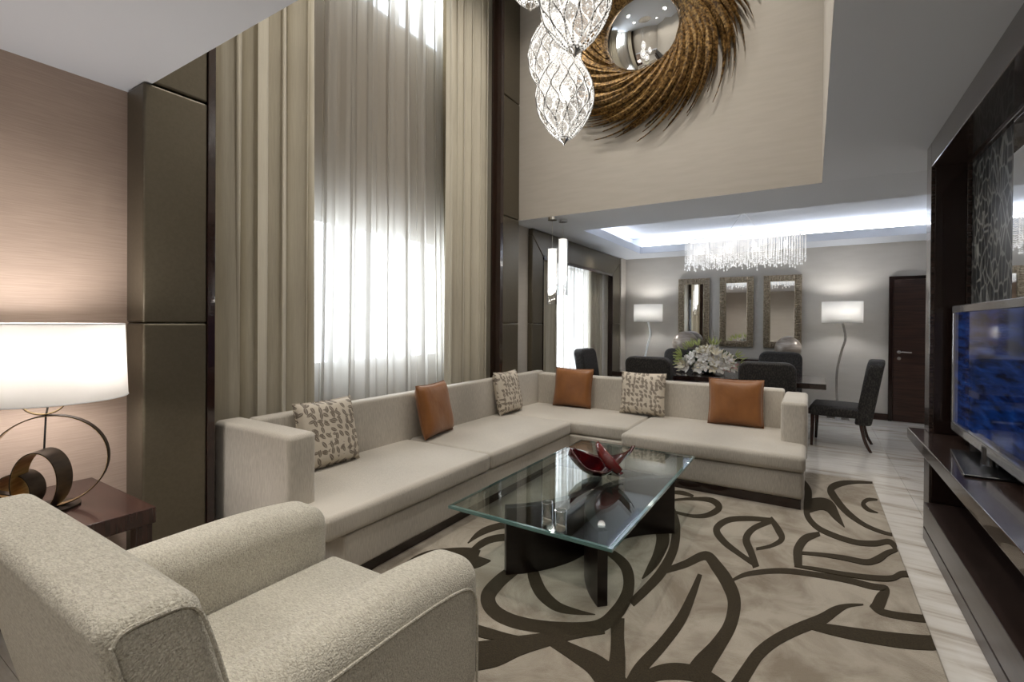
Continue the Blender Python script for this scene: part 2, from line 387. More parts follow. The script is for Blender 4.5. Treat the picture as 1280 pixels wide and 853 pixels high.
# ---------------------------------------------------------------- the room
LC = 2.70; HC = 5.75; XR = 2.25; YF = 9.17; YB = -2.6; XW = -3.2
fl = struct('floor', B().box(XW - .6, XR, YB, YF, -.12, -.012), 'grout', 'polished veined marble floor of the living and dining room', 'floor', smooth=0)
tb = B().box(-.3992, .3992, -.3992, .3992, -.011, 0)
t0 = obj('tile', tb, 'marble', fl, smooth=0, bevel=.0008, segs=1)
first = True
for i in range(7):
    for j in range(15):
        x = XW - .06 + .4 + i * .8 - .02; y = YB + .4 + j * .8 - .02
        if x + .4 > XR + .2 or y > YF: continue
        c = t0 if first else t0.copy()
        if not first: COL.objects.link(c); c.parent = fl
        c.location = (x, y, 0); first = False
# left side: lamp wall, window recess, dining window wall
b = B(); b.box(XW - .15, XW, YB, 1.40, 0, LC)
struct('wall_left', b, 'wall_pink', 'pinkish beige linen wallpaper wall behind the table lamp', 'wall', smooth=0)
b = B(); XG = -3.72
b.box(XG - .12, XG, 1.40, 4.98, 0, 1.02).box(XG - .12, XG, 1.40, 4.98, 2.40, 4.55).box(XG - .12, XG, 1.40, 4.98, 5.60, HC)
b.box(XG - .12, XG, 1.40, 2.45, 1.02, 2.40).box(XG - .12, XG, 4.35, 4.98, 1.02, 2.40).box(XG - .12, XG, 1.40, 2.45, 4.55, 5.6).box(XG - .12, XG, 4.35, 4.98, 4.55, 5.6)
b.box(XG, XW, 1.34, 1.40, 0, HC).box(XG, XW, 4.98, 5.04, 0, HC)
struct('wall_window', b, 'wall_tan', 'recessed wall holding the two tall living room windows', 'wall', smooth=0)
b = B(); b.box(XW - .12, XW, 5.04, 5.76, 0, LC).box(XW - .12, XW, 8.46, YF, 0, LC).box(XW - .12, XW, 5.76, 8.46, 2.36, LC)
b.box(XW - .55, XW - .12, 5.70, 5.76, 0, 2.5).box(XW - .55, XW - .12, 8.46, 8.52, 0, 2.5).box(XW - .55, XW - .12, 5.7, 8.52, 2.44, 2.5)
struct('wall_dining_left', b, 'wall_cream', 'cream dining side wall around the curtained window', 'wall', smooth=0)
struct('wall_far', B().box(XW - .1, XR, YF, YF + .12, 0, LC + .4), 'wall_grey', 'light greige far wall carrying the three framed mirrors', 'wall', smooth=0)
struct('wall_right', B().box(XR, XR + .12, YB, YF + .1, 0, LC + .4), 'wall_grey', 'greige right-hand wall of the dining area', 'wall', smooth=0)
struct('wall_rear', B().box(XW - .1, XR, YB - .12, YB, 0, LC), 'wall_grey', 'cream rear wall facing the mirrors', 'wall', smooth=0)
struct('wall_partition', B().box(1.02, 1.25, YB, 4.40, 0, LC), 'wall_cream', 'partition wall that backs the television unit', 'wall', smooth=0)
# upper (double height) walls
struct('wall_upper_far', B().box(XW - .5, .30, 5.02, 5.14, LC, HC), 'wall_cream', 'cream bulkhead wall above the dining opening with the gilded mirror', 'wall', smooth=0)
struct('wall_upper_right', B().box(.06, .18, 1.02, 5.02, LC, HC), 'wall_cream', 'right side wall of the double height opening', 'wall', smooth=0)
struct('wall_upper_near', B().box(XW - .5, .18, 1.02, 1.14, LC + .16, HC), 'wall_cream', 'near upper wall of the double height opening', 'wall', smooth=0)
# ceilings: low ceiling with the void cut out and with the dining tray
TX0, TX1, TY0, TY1 = -2.63, 1.75, 5.98, 8.48
b = B(); zt = LC + .12
b.box(XW - .1, XR, YB, 1.14, LC, LC + .16)
b.box(.061, XR, 1.14, 5.021, LC - .001, LC + .16)
b.box(XW - .1, XR, 5.021, TY0, LC - .002, zt).box(XW - .1, XR, TY1, YF, LC - .002, zt).box(XW - .1, TX0, TY0, TY1, LC - .002, zt).box(TX1, XR, TY0, TY1, LC - .002, zt)
struct('ceiling', b, 'ceiling', 'white painted lower ceiling around the double height opening', 'ceiling', smooth=0)
b = B(); zc = 3.0
b.box(TX0 - .25, TX1 + .25, TY0 - .25, TY1 + .25, zc, zc + .08)
for q in ((TX0 - .25, TX0 - .2, TY0 - .25, TY1 + .25), (TX1 + .2, TX1 + .25, TY0 - .25, TY1 + .25), (TX0 - .25, TX1 + .25, TY0 - .25, TY0 - .2), (TX0 - .25, TX1 + .25, TY1 + .2, TY1 + .25)): b.box(*q, zt, zc)
struct('ceiling_tray', b, 'ceiling', 'raised tray ceiling with cove light over the dining table', 'ceiling', smooth=0)
struct('ceiling_high', B().box(XG - .1, .3, 1.0, 5.1, HC, HC + .1), 'ceiling', 'high ceiling of the double height living area', 'ceiling', smooth=0)
b = B(); z0 = zt + .012
lt = thing('cove_light', 'white led strip glowing in the tray ceiling cove above the dining table', 'light', (0, 0, 0))
for q in ((TX0 - .12, TX0 - .08, TY0, TY1), (TX1 + .08, TX1 + .12, TY0, TY1), (TX0, TX1, TY1 + .08, TY1 + .12), (TX0, TX1, TY0 - .12, TY0 - .08)):
    obj('led_strip', B().box(*q, z0, z0 + .02), 'led', lt, smooth=0)
# baseboards
struct('baseboard_far', B().box(XW, .975, YF - .018, YF, 0, .10), 'skirt', 'dark wood baseboard of the far wall', 'baseboard', smooth=0, bevel=.003)
struct('baseboard_left', B().box(XW, XW + .018, YB, 1.09, 0, .12), 'skirt', 'dark wood baseboard under the pink wallpaper', 'baseboard', smooth=0, bevel=.003)
struct('trim_1', B().box(XW, XW + .09, 8.86, YF - .02, 0, LC - .004), 'wall_cream', 'cream corner pier at the far left of the dining area', 'trim', smooth=0, bevel=.004)

# windows -----------------------------------------------------------------
def window(name, x, y0, y1, z0, z1, mulls, rails, label):
    w = struct(name, B().box(x - .03, x + .03, y0, y1, z0, z0 + .06).box(x - .03, x + .03, y0, y1, z1 - .06, z1).box(x - .03, x + .03, y0, y0 + .06, z0 + .06, z1 - .06).box(x - .03, x + .03, y1 - .06, y1, z0 + .06, z1 - .06),
               'white', label, 'window', smooth=0, bevel=.004)
    for m_ in mulls: obj('mullion', B().box(x - .028, x + .028, m_ - .06, m_ + .06, z0 + .06, z1 - .06), 'white', w, smooth=0, bevel=.004)
    e = [y0 + .06] + sorted(mulls) + [y1 - .06]
    for a, c in zip(e[:-1], e[1:]): obj('pane', B().box(x - .006, x + .006, a + .01, c - .01, z0 + .05, z1 - .05), 'glass', w, smooth=0)
    return w
window('window_1', XG - .06, 2.45, 4.35, 1.02, 2.40, [2.98, 3.62], [], 'lower living room window glowing behind the sheer curtain')
window('window_2', XG - .06, 2.45, 4.35, 4.55, 5.60, [2.98, 3.62], [], 'upper living room window near the top of the tall curtains')
window('window_3', XW - .5, 5.76, 8.46, .35, 2.44, [6.6, 7.6], [], 'dining room window behind white sheers')
struct('wall_dining_sill', B().box(XW - .55, XW - .45, 5.70, 8.52, 0, .35), 'wall_cream', 'low sill wall under the dining window', 'wall', smooth=0)

# upholstered pilasters framing the tall curtains --------------------------
def padded(name, poly, x0, x1, parent, r=.012, axis='X'):
    return obj(name, B().prism(poly, axis, x0, x1), 'uphol', parent, smooth=60, bevel=r, segs=3)
def rect(y0, y1, z0, z1): return [(y0, z0), (y1, z0), (y1, z1), (y0, z1)]
p = thing('upholstered_pilaster', 'bronze leather padded pilaster between the lamp wall and the tall drapes', 'pilaster', (-3.08, 1.26, 0))
for z0, z1 in ((0.0, 1.433), (1.437, 2.695)):
    padded('panel', rect(1.10 - 1.26, 1.412 - 1.26, z0, z1), -.10, .11, p)
for z0, z1 in ((2.705, 4.1), (4.11, 5.7)):
    padded('panel', rect(1.145 - 1.26, 1.412 - 1.26, z0, z1), -.10, .11, p)
obj('edge_trim', B().box(-.64, .115, 1.413 - 1.26, 1.455 - 1.26, 0, 5.7), 'wood', p, smooth=0, bevel=.003)
p = thing('upholstered_pilaster', 'bronze leather padded pilaster right of the tall drapes, beside the bulkhead', 'pilaster', (-3.15, 4.83, 0))
for z0, z1 in ((0.0, 1.433), (1.437, 2.695), (2.70, 4.1), (4.11, 5.7)):
    padded('panel', rect(-.17, .185, z0, z1), -.04, .09, p)
obj('edge_trim', B().box(-.04, .095, -.235, -.174, 0, 5.7), 'wood', p, smooth=0, bevel=.003)
p = thing('upholstered_window_surround', 'grey-brown leather padded surround framing the dining window', 'window surround', (XW, 7.1, 0))
def S_(y): return y - 7.1
zo = 2.60
for z0, z1 in ((0, 1.433),): padded('panel', rect(S_(5.47), S_(5.77), z0, z1), .001, .07, p)
padded('panel', [(S_(5.47), 1.437), (S_(5.77), 1.437), (S_(5.77), 2.35), (S_(5.47), zo)], .001, .07, p)
padded('panel', [(S_(5.475), zo + .004), (S_(5.775), 2.354), (S_(8.455), 2.354), (S_(8.855), zo + .004), (S_(8.855), LC - .01), (S_(5.475), LC - .01)], .001, .07, p)
padded('panel', [(S_(8.46), 1.437), (S_(8.86), 1.437), (S_(8.86), zo), (S_(8.46), 2.35)], .001, .07, p)
padded('panel', rect(S_(8.46), S_(8.86), 0, 1.433), .001, .07, p)
obj('edge_trim', B().box(-.015, .075, S_(5.771), S_(5.785), 0, 2.35).box(-.015, .075, S_(8.445), S_(8.459), 0, 2.35).box(-.015, .075, S_(5.771), S_(8.459), 2.31, 2.353), 'wood', p, smooth=0)

# curtains ------------------------------------------------------------------
def curtain(name, label, x, y0, y1, z0, z1, amp, waves, mat, seed, group=None, gather=0, nz=10):
    rnd = random.Random(seed); n = waves * 22; ph = [0]
    for i in range(n): ph.append(ph[-1] + (1 + .55 * math.sin(i * .31 + seed) * math.sin(i * .117 + seed * 2)))
    tot = ph[-1]; pa = [rnd.uniform(.55, 1.15) for _ in range(waves + 2)]; sw = rnd.uniform(0, 6)
    def fn(u, v):
        i = min(n, int(round(u * n))); t = ph[i] / tot * waves; k = int(t); a = amp * (pa[k] * (1 - (t - k)) + pa[k + 1] * (t - k))
        z = z0 + (z1 - z0) * v
        yy = y0 + (y1 - y0) * u + .35 * amp * math.sin(4 * PI * t) + gather * math.sin(v * 2.2 + sw) * (u - .5)
        s_ = math.sin(2 * PI * t + .25 * math.sin(v * 3 + k * 1.7))
        s_ = (.62 * s_ + .3 * math.sin(6.6 * PI * t + 2.1 * k + .5 * v) + .2 * math.sin(14 * PI * t + v)) if mat == 'sheer' else s_ + .12 * math.sin(4 * PI * t + k)
        return (a * s_ * (.9 + .1 * math.sin(v * 4 + k)), yy - (y0 + y1) / 2, z)
    o = obj(name, B().grid(fn, n, nz), mat, smooth=80)
    o.location = (x, (y0 + y1) / 2, 0)
    tag(o, label, 'curtain', group); return o
curtain('drape', 'tall sand-coloured drape on the left of the high living room window', -3.24, 1.48, 2.31, .02, 5.66, .075, 5, 'drape', 1)
curtain('drape', 'tall sand-coloured drape on the right of the high window, beside the right pilaster', -3.27, 3.86, 4.92, .02, 5.66, .06, 8, 'drape', 2)
curtain('sheer_curtain', 'double height white sheer curtain hanging over the living room windows', -3.47, 2.0, 4.15, .02, 5.66, .085, 9, 'sheer', 3, gather=.16)
curtain('drape', 'beige drape on the near side of the dining window', XW - .14, 5.80, 6.62, .02, 2.42, .045, 5, 'drape', 5)
curtain('sheer_curtain', 'white sheer curtain in the dining window beside the end chair', XW - .33, 6.2, 8.4, .02, 2.42, .03, 16, 'sheer', 6)
curtain('drape', 'beige drape on the far side of the dining window', XW - .14, 7.86, 8.44, .02, 2.42, .05, 8, 'drape', 7)

# door -----------------------------------------------------------------------
d = struct('door_1', B().box(1.03, 1.90, YF - .045, YF - .005, .005, 2.13), 'wood_h', 'dark wood interior door with lever handle in the far wall', 'door', smooth=0, bevel=.003)
obj('door_frame', B().box(.975, 1.025, YF - .06, YF - .002, 0, 2.18).box(1.905, 1.955, YF - .06, YF - .002, 0, 2.18).box(1.025, 1.905, YF - .06, YF - .002, 2.135, 2.18), 'wood', d, smooth=0, bevel=.003)
obj('door_handle', B().tube([(1.10, YF - .045, 1.045), (1.10, YF - .10, 1.045), (1.13, YF - .11, 1.05), (1.24, YF - .11, 1.045)], .011).lathe([(.026, 0), (.026, .008)], 16, (1.10, 0, 0)), 'chrome', d)
hb = bpy.data.objects['door_handle'].data
for v in hb.vertices:
    if abs(v.co.y) < .05: v.co = (v.co.x, YF - .046 - v.co.z, 1.045 + v.co.y)
rose = B().lathe([(.024, 0), (.024, .01)], 16)
rose.v = [(1.10 + x, YF - .046 - z, .95 + y) for x, y, z in rose.v]
obj('lock_rose', rose, 'chrome', d)

# ---------------------------------------------------------------- media wall unit
X0 = .68; YE = 4.43; YN = -1.6
u = thing('wall_unit', 'glossy dark wood television wall unit rising to the ceiling on the right', 'wall unit', (.68, 1.4, 0))
def ub(name, x0, x1, y0, y1, z0, z1, mat, r=.003): return obj(name, B().box(x0 - .68, x1 - .68, y0 - 1.4, y1 - 1.4, z0, z1), mat, u, smooth=0, bevel=r)
ub('top_beam', X0, 1.0, YN, 4.28, 2.53, 2.697, 'wood_gloss')
ub('side_stile', X0, 1.0, 4.28, YE, .716, 2.697, 'wood_gloss')
ub('side_stile', X0, 1.0, 4.25, YE, .001, .640, 'wood_satin')
ub('back_panel', .885, .91, YN, 4.28, .716, 2.53, 'damask')
ub('edge_moulding', .86, .885, 4.262, 4.28, .716, 2.53, 'wood_gloss')
ub('edge_moulding', .86, .885, YN, 4.262, 2.512, 2.53, 'wood_gloss')
ub('inlay_mirror', .872, .884, 3.28, 3.46, .72, 2.53, 'mirror')
ub('shelf_ledge', .585, .884, YN, YE, .641, .715, 'wood_gloss', .004)
ub('inner_side', .69, .875, 4.241, 4.249, .255, .64, 'wood_panel')
ub('niche_back', .99, 1.0, YN, 4.24, .255, .64, 'wood_panel')
ub('niche_side', .70, .86, 4.272, 4.279, .716, 2.53, 'wood_panel')
ub('lower_rail', .652, .989, YN, 4.238, .088, .250, 'wood_satin')
ub('plinth', .650, .989, YN, 4.240, 0.001, .082, 'wood_satin')
# television
TW0, TW1, TZ0, TZ1 = 2.72, 4.14, .775, 1.575
tv = thing('television', 'large flat television with blue picture standing on the wall unit ledge', 'television', (.79, 3.43, .715))
def tvb(name, x0, x1, y0, y1, z0, z1, mat, r=.003): return obj(name, B().box(x0 - .79, x1 - .79, y0 - 3.43, y1 - 3.43, z0 - .715, z1 - .715), mat, tv, smooth=0, bevel=r)
tvb('housing', .79, .835, TW0 + .01, TW1 - .01, TZ0 + .01, TZ1 - .01, 'black', .008)
bz = B()
for q in ((TW0, TW1, TZ1 - .045, TZ1), (TW0, TW1, TZ0, TZ0 + .055), (TW0, TW0 + .03, TZ0 + .055, TZ1 - .045), (TW1 - .03, TW1, TZ0 + .055, TZ1 - .045)): bz.box(-.022, .004, q[0] - 3.43, q[1] - 3.43, q[2] - .715, q[3] - .715)
obj('bezel', bz, 'tvframe', tv, smooth=0, bevel=.004)
tvb('screen', .781, .789, TW0 + .03, TW1 - .03, TZ0 + .055, TZ1 - .045, 'screen', 0)
obj('stand_neck', B().lathe([(.035, 0.012), (.03, .04), (.03, .10)], 20, sy=2), 'black', tv)
obj('stand_base', B().prism([(-.16, -.30), (.09, -.30), (.09, .30), (-.10, .30)], 'Z', .001, .012), 'black', tv, smooth=0, bevel=.003)

# ---------------------------------------------------------------- rug
RZ = .022
rg = thing('area_rug', 'large cream wool rug with dark brown flowing leaf outlines under the coffee table', 'rug', (-1.0, 2.6, 0))
obj('pile', B().soft(-2.42 + 1, .478 + 1, .15 - 2.6, 5.44 - 2.6, .001, RZ, .01, n=10, nc=2), 'rug', rg)
def floorpt(px, py, z):
    dv = BF + BR * ((px - PCX) / FPX) - BU * ((py - PCY) / FPX); t = (z - CAM_H) / dv.z; return Vector((dv.x * t, dv.y * t, z))
def stroke(pts, ox, oy, sc):
    P = catmull([(ox + x / sc, oy + y / sc, max(w, 1.5) / sc) for x, y, w in pts], 7); L = []; R_ = []
    G = [floorpt(p[0], p[1], RZ) for p in P]
    for i, p in enumerate(P):
        a = P[max(i - 1, 0)]; c = P[min(i + 1, len(P) - 1)]; tx, ty = c[0] - a[0], c[1] - a[1]; l = math.hypot(tx, ty) or 1
        nx, ny = -ty / l * p[2] / 2, tx / l * p[2] / 2
        l_, r_ = floorpt(p[0] + nx, p[1] + ny, RZ), floorpt(p[0] - nx, p[1] - ny, RZ)
        L.append(Vector((min(l_.x, .474), l_.y, RZ))); R_.append(Vector((min(r_.x, .474), r_.y, RZ)))
    off = Vector((1.0, -2.6, 0)); n = len(L); zt = Vector((0, 0, .0012 + .00012 * len(rg.children)))
    vs = [q + off for q in L] + [q + off for q in R_] + [q + off + zt for q in L] + [q + off + zt for q in R_]
    fs = []
    for i in range(n - 1):
        fs += [(2 * n + i, 2 * n + i + 1, 3 * n + i + 1, 3 * n + i), (i, i + 1, 2 * n + i + 1, 2 * n + i), (n + i, n + i + 1, 3 * n + i + 1, 3 * n + i)]
    fs += [(0, n, 3 * n, 2 * n), (n - 1, 2 * n - 1, 4 * n - 1, 3 * n - 1)]
    obj('leaf_outline', B().add(vs, fs), 'rugdark', rg, smooth=0)
Z4 = (580, 560, 1.939); Z8 = (980, 560, 2.909); ZC = (560, 530, 3.412); ZS = (250, 440, 3.047)
ST = [
 (Z4, [(130,290,26),(85,325,32),(58,362,36),(75,398,34),(130,424,32),(220,437,30),(320,435,32),(370,400,34),(398,345,28),(392,290,26),(350,252,18),(300,230,10)]),
 (Z4, [(165,290,26),(172,320,30),(190,355,30),(225,385,24),(270,398,14),(318,405,2)]),
 (Z4, [(505,150,14),(514,190,20),(508,245,22),(480,300,24),(440,345,22),(405,378,20)]),
 (Z4, [(470,180,26),(482,220,32),(470,262,26),(452,292,18),(432,318,3)]),
 (Z4, [(490,298,14),(535,283,18),(585,262,22),(612,288,28),(640,330,32),(655,375,32),(645,430,32),(615,480,38),(580,525,52),(560,560,60)]),
 (Z4, [(748,176,10),(690,172,12),(640,176,14),(612,198,17),(630,228,15),(668,258,12),(706,284,12)]),
 (Z4, [(742,170,10),(762,200,16),(770,222,14),(745,238,9),(708,246,7)]),
 (Z4, [(745,178,12),(702,196,14),(684,222,18),(696,255,17),(708,290,16)]),
 (Z4, [(500,128,5),(550,124,7),(600,128,13),(618,146,16),(592,163,12),(555,166,8),(510,156,6),(480,148,5)]),
 (Z4, [(500,108,7),(530,110,10),(556,118,6)]),
 (Z4, [(650,322,6),(690,306,11),(770,299,13),(850,308,13),(930,322,14),(985,336,15),(1022,343,16),(1012,365,30),(1000,392,32)]),
 (Z4, [(985,382,8),(1010,398,15),(1060,409,17),(1140,418,19)]),
 (Z4, [(968,381,3),(930,384,10),(900,396,22),(865,418,28),(810,440,28),(755,468,28),(715,500,30),(690,535,32),(665,575,36),(650,600,38)]),
 (Z4, [(840,432,18),(900,444,26),(980,458,32),(1080,471,36),(1170,476,34)]),
 (Z4, [(395,600,34),(425,540,32),(480,478,28),(525,418,26),(552,360,19),(572,308,11)]),
 (Z4, [(410,590,20),(450,555,32),(510,543,40),(580,556,36),(650,600,30)]),
 (Z4, [(0,510,70),(70,500,66),(130,482,48),(200,466,34),(270,450,28),(340,440,24)]),
 (Z4, [(215,470,26),(270,500,38),(320,530,52),(360,575,70),(380,620,80)]),
 (Z4, [(372,415,34),(372,460,32),(372,510,38),(366,560,50)]),
 (Z4, [(20,440,26),(60,452,26),(110,460,14),(155,463,2)]),
 (ZC, [(88,506,3),(130,472,22),(180,448,26),(260,430,26),(340,420,20)]),
 (ZC, [(95,552,20),(140,515,28),(190,493,28),(260,484,28),(330,480,20)]),
 (ZC, [(-20,560,30),(40,575,60),(110,590,58),(182,586,4)]),
 (ZS, [(720,870,20),(790,815,26),(860,780,32),(940,768,34),(1020,770,44),(1060,782,50)]),
 (ZS, [(1020,730,3),(1070,692,18),(1130,668,22),(1190,655,20)]),
 (ZS, [(640,830,20),(700,780,30),(760,730,26),(830,690,16),(880,668,4)]),
 (Z8, [(322,128,7),(262,126,11),(205,132,20),(170,152,26),(190,190,24),(232,238,20),(290,280,14),(350,306,12),(395,318,10)]),
 (Z8, [(340,190,5),(305,190,12),(288,206,16),(308,227,12),(342,238,2)]),
 (Z8, [(70,120,10),(88,160,26),(84,210,26),(86,250,20),(120,290,18),(180,320,18),(260,345,18),(330,350,20),(382,343,18),(410,368,20)]),
 (Z8, [(80,215,50),(130,205,44),(165,215,40),(190,250,26),(220,290,2)]),
 (Z8, [(130,314,14),(78,332,28),(52,368,32),(50,400,32),(52,432,28)]),
 (Z8, [(62,384,10),(140,391,13),(220,403,17),(300,418,20),(345,405,26),(375,385,20),(412,372,12)]),
 (Z8, [(38,431,7),(110,442,12),(210,460,15),(320,475,19),(390,477,20),(425,462,22),(460,462,22)]),
]
for (ox, oy, sc), pts in ST: stroke(pts, ox, oy, sc)

# ---------------------------------------------------------------- sectional sofa
sf = thing('sectional_sofa', 'large L-shaped ivory linen sectional sofa on dark plinth', 'sofa', (-2.5, 3.5, 0))
def sb(name, x0, x1, y0, y1, z0, z1, r=.04, bulge=(0, 0, 0), mat='sofa', **k):
    return obj(name, B().soft(x0 + 2.5, x1 + 2.5, y0 - 3.5, y1 - 3.5, z0, z1, r, bulge, **k), mat, sf, smooth=70)
BT = .835; RT = .815
obj('plinth', B().box(-3.04 + 2.5, -2.14 + 2.5, 1.58 - 3.5, 5.45 - 3.5, .0225, .10).box(-2.14 + 2.5, -.065 + 2.5, 4.29 - 3.5, 5.45 - 3.5, .0225, .095), 'wood', sf, smooth=0)
sb('base', -3.045, -2.105, 1.69, 4.51, .095, .305, .02)
sb('base', -3.045, -1.50, 4.47, 5.48, .095, .305, .02)
sb('base', -1.497, -.045, 4.275, 5.48, .095, .305, .035, (0, .01, 0))
sb('seat_cushion', -2.98, -2.085, 1.56, 3.03, .31, .44, .032, (.008, 0, .022))
sb('seat_cushion', -2.98, -2.085, 3.035, 4.475, .31, .44, .032, (.008, 0, .022))
sb('seat_cushion', -2.98, -1.495, 4.48, 5.33, .31, .44, .032, (0, .008, .02))
sb('seat_cushion', -1.49, -.035, 4.25, 5.33, .31, .44, .038, (0, .01, .022))
sb('backrest', -3.05, -2.945, 1.69, 5.47, .30, BT, .025, (.006, 0, 0))
sb('backrest', -2.948, -.225, 5.30, 5.47, .30, RT, .025, (0, .006, 0))
sb('armrest', -3.12, -2.345, 1.52, 1.69, .10, .835, .03, (0, .006, .004))
sb('armrest', -.225, -.03, 4.70, 5.48, .30, .785, .03, (.004, .006, 0))

# throw pillows
def pillow_mesh(w, h, t, rnd):
    b = B(); n = 18; ds = [rnd.uniform(-1, 1) for _ in range(6)]
    for side in (1, -1):
        def fn(u, v, side=side):
            a, c = 2 * u - 1, 2 * v - 1; e = max(0, (1 - a ** 4) * (1 - c ** 4))
            pin = 1 - .055 * (1 - a * a) * abs(c) ** 3; pin2 = 1 - .055 * (1 - c * c) * abs(a) ** 3
            y = side * (t / 2) * e ** .42 * (1 + .05 * math.sin(5 * a + ds[0]) * math.sin(4 * c + ds[1]))
            return (a * w / 2 * pin2, y, h / 2 + c * h / 2 * pin)
        b.grid(fn, n, n)
    return b
def pillow(kind, label, x, y, rotz, w, tilt, mat, seed, group, h=.46, z=.452, roll=0):
    rnd = random.Random(seed); pm = pillow_mesh(w, h, .15, rnd)
    o = obj('throw_pillow', pm, mat, smooth=0)
    me = o.data; bm = bmesh.new(); bm.from_mesh(me); bmesh.ops.remove_doubles(bm, verts=bm.verts, dist=.0008); bmesh.ops.recalc_face_normals(bm, faces=bm.faces); bm.to_mesh(me); bm.free()
    me.polygons.foreach_set('use_smooth', [True] * len(me.polygons))
    o.rotation_mode = 'XYZ'; o.rotation_euler = Euler((-tilt, roll, rotz)); o.location = (x, y, z); tag(o, label, 'pillow', group)
    edge = []
    N = 10
    for a, c in [(-1 + 2 * i / N, -1) for i in range(N)] + [(1, -1 + 2 * i / N) for i in range(N)] + [(1 - 2 * i / N, 1) for i in range(N)] + [(-1, 1 - 2 * i / N) for i in range(N)]:
        pin = 1 - .055 * (1 - a * a) * abs(c) ** 3; pin2 = 1 - .055 * (1 - c * c) * abs(a) ** 3
        edge.append((a * w / 2 * pin2, 0, h / 2 + c * h / 2 * pin))
    obj('piping', B().tube(edge, .0045, 6, closed=True), mat, o)
    return o
G1, G2 = 'leaf print pillows on the sofa', 'orange-brown pillows on the sofa'
pillow('leaf', 'cream pillow with brown leaf print beside the left arm of the sofa', -2.80, 2.14, PI/2 - .02, .46, .24, 'leaf', 1, G1)
pillow('c', 'orange-brown satin pillow leaning on the long left backrest under the window', -2.80, 3.26, PI/2 + .16, .46, .22, 'cognac', 2, G2)
pillow('leaf', 'cream leaf print pillow near the corner, in front of the right pilaster', -2.83, 4.50, PI/2 + .02, .46, .20, 'leaf', 3, G1)
pillow('c', 'orange-brown satin pillow in the far corner section of the sofa', -2.42, 5.18, -.03, .50, .17, 'cognac', 4, G2)
pillow('leaf', 'cream leaf print pillow in the middle of the far backrest', -1.575, 5.17, .02, .49, .17, 'leaf', 5, G1)
pillow('c', 'orange-brown satin pillow beside the right arm of the sofa', -.635, 5.12, .08, .50, .22, 'cognac', 6, G2)

# ---------------------------------------------------------------- armchair
ac = thing('armchair', 'cream boucle armchair in the left foreground seen from behind', 'armchair', (-1.55, .9, 0))
AX, AY = -1.55, .9
def ab(name, x0, x1, y0, y1, z0, z1, r, bulge=(0, 0, 0), **k):
    return obj(name, B().soft(x0 - AX, x1 - AX, y0 - AY, y1 - AY, z0, z1, r, bulge, **k), 'boucle', ac, smooth=80)
bk = ab('backrest', -2.12, -1.045, .43, .605, .12, .905, .038, (0, .012, .008), n=10, nc=5)
for v in bk.data.vertices:      # gentle recline and rounded upper corners
    v.co.y -= .22 * max(-.15, v.co.z - .42) + .03 * max(0, v.co.z - .6)
ab('body', -2.05, -1.10, .50, 1.36, .10, .28, .03)
ab('seat_cushion', -1.83, -1.225, .54, 1.41, .27, .405, .04, (0, .006, .02))
for nm, x0, x1 in (('far', -2.09, -1.84), ('near', -1.215, -.995)):
    a = ab('armrest', x0, x1, .48, 1.41, .12, .64, .085, (.004, .004, .01), n=12, nc=6)
    for v in a.data.vertices:
        yy = v.co.y + AY; t = max(0, (yy - 1.0) / .41)
        if v.co.z > .3: v.co.z -= .03 * t * t * ((v.co.z - .3) / .33)
for sx in (-1, 1):
    for yy in (.40, 1.30):
        obj('leg', B().lathe([(.018, 0), (.026, .10)], 12, (sx * .46, yy - AY, .024)), 'wood', ac)
def seam(pts): obj('seam', B().tube([(x - AX, y - AY, z) for x, y, z in pts], .0045, 6), 'boucle', ac)
def lean(y, z): return y - .22 * max(-.15, z - .42) - .03 * max(0, z - .6)
seam(catmull([(-1.047, lean(y, z), z) for y, z in ((.448, .2), (.446, .5), (.446, .83), (.452, .868), (.475, .888), (.53, .89), (.568, .885), (.590, .865), (.598, .80), (.600, .66))], 6))
seam(catmull([(-.992, .55, .565), (-.992, .8, .57), (-.992, 1.1, .565), (-.992, 1.28, .545), (-.993, 1.345, .50), (-.992, 1.36, .40), (-.992, 1.36, .14)], 6))

# ---------------------------------------------------------------- coffee table and what stands on it
ct = thing('coffee_table', 'low coffee table with a clear glass top on two crossed dark wood legs', 'table', (-1.24, 3.0, RZ))
TZ = .42 - RZ
gt = B().box(-.485, .475, -.915, .90, TZ - .016, TZ)
top = obj('glass_top', gt, 'table_glass', ct, smooth=0)
top.data.materials.append(M['glass_edge'])
for p_ in top.data.polygons:
    if abs(p_.normal.z) < .5: p_.material_index = 1
eb = B(); o_, i_ = (-.487, .477, -.917, .902), (-.468, .458, -.898, .883)
ringv = []
for z, (a, c, e, g) in ((TZ - .006, o_), (TZ + .001, i_)): ringv += [(a, e, z), (c, e, z), (c, g, z), (a, g, z)]
eb.add(ringv, [(k, (k + 1) % 4, 4 + (k + 1) % 4, 4 + k) for k in range(4)])
obj('bevelled_edge', eb, 'glass_edge', ct, smooth=0)
def curved_leg(pts, th=.055):
    P_ = [Vector((x + 1.24, y - 3.0, 0)) for x, y in catmull(pts, 8)]; n = len(P_); vs = []
    for i, p_ in enumerate(P_):
        t = (P_[min(i + 1, n - 1)] - P_[max(i - 1, 0)]).normalized(); nn = Vector((-t.y, t.x, 0)) * th / 2
        vs += [p_ - nn, p_ + nn, p_ + nn + Vector((0, 0, TZ - .017)), p_ - nn + Vector((0, 0, TZ - .017))]
    fs = [(i * 4 + j, i * 4 + (j + 1) % 4, (i + 1) * 4 + (j + 1) % 4, (i + 1) * 4 + j) for i in range(n - 1) for j in range(4)] + [(0, 1, 2, 3), (4 * n - 1, 4 * n - 2, 4 * n - 3, 4 * n - 4)]
    obj('leg', B().add(vs, fs), 'darkleg', ct, smooth=30, bevel=.002)
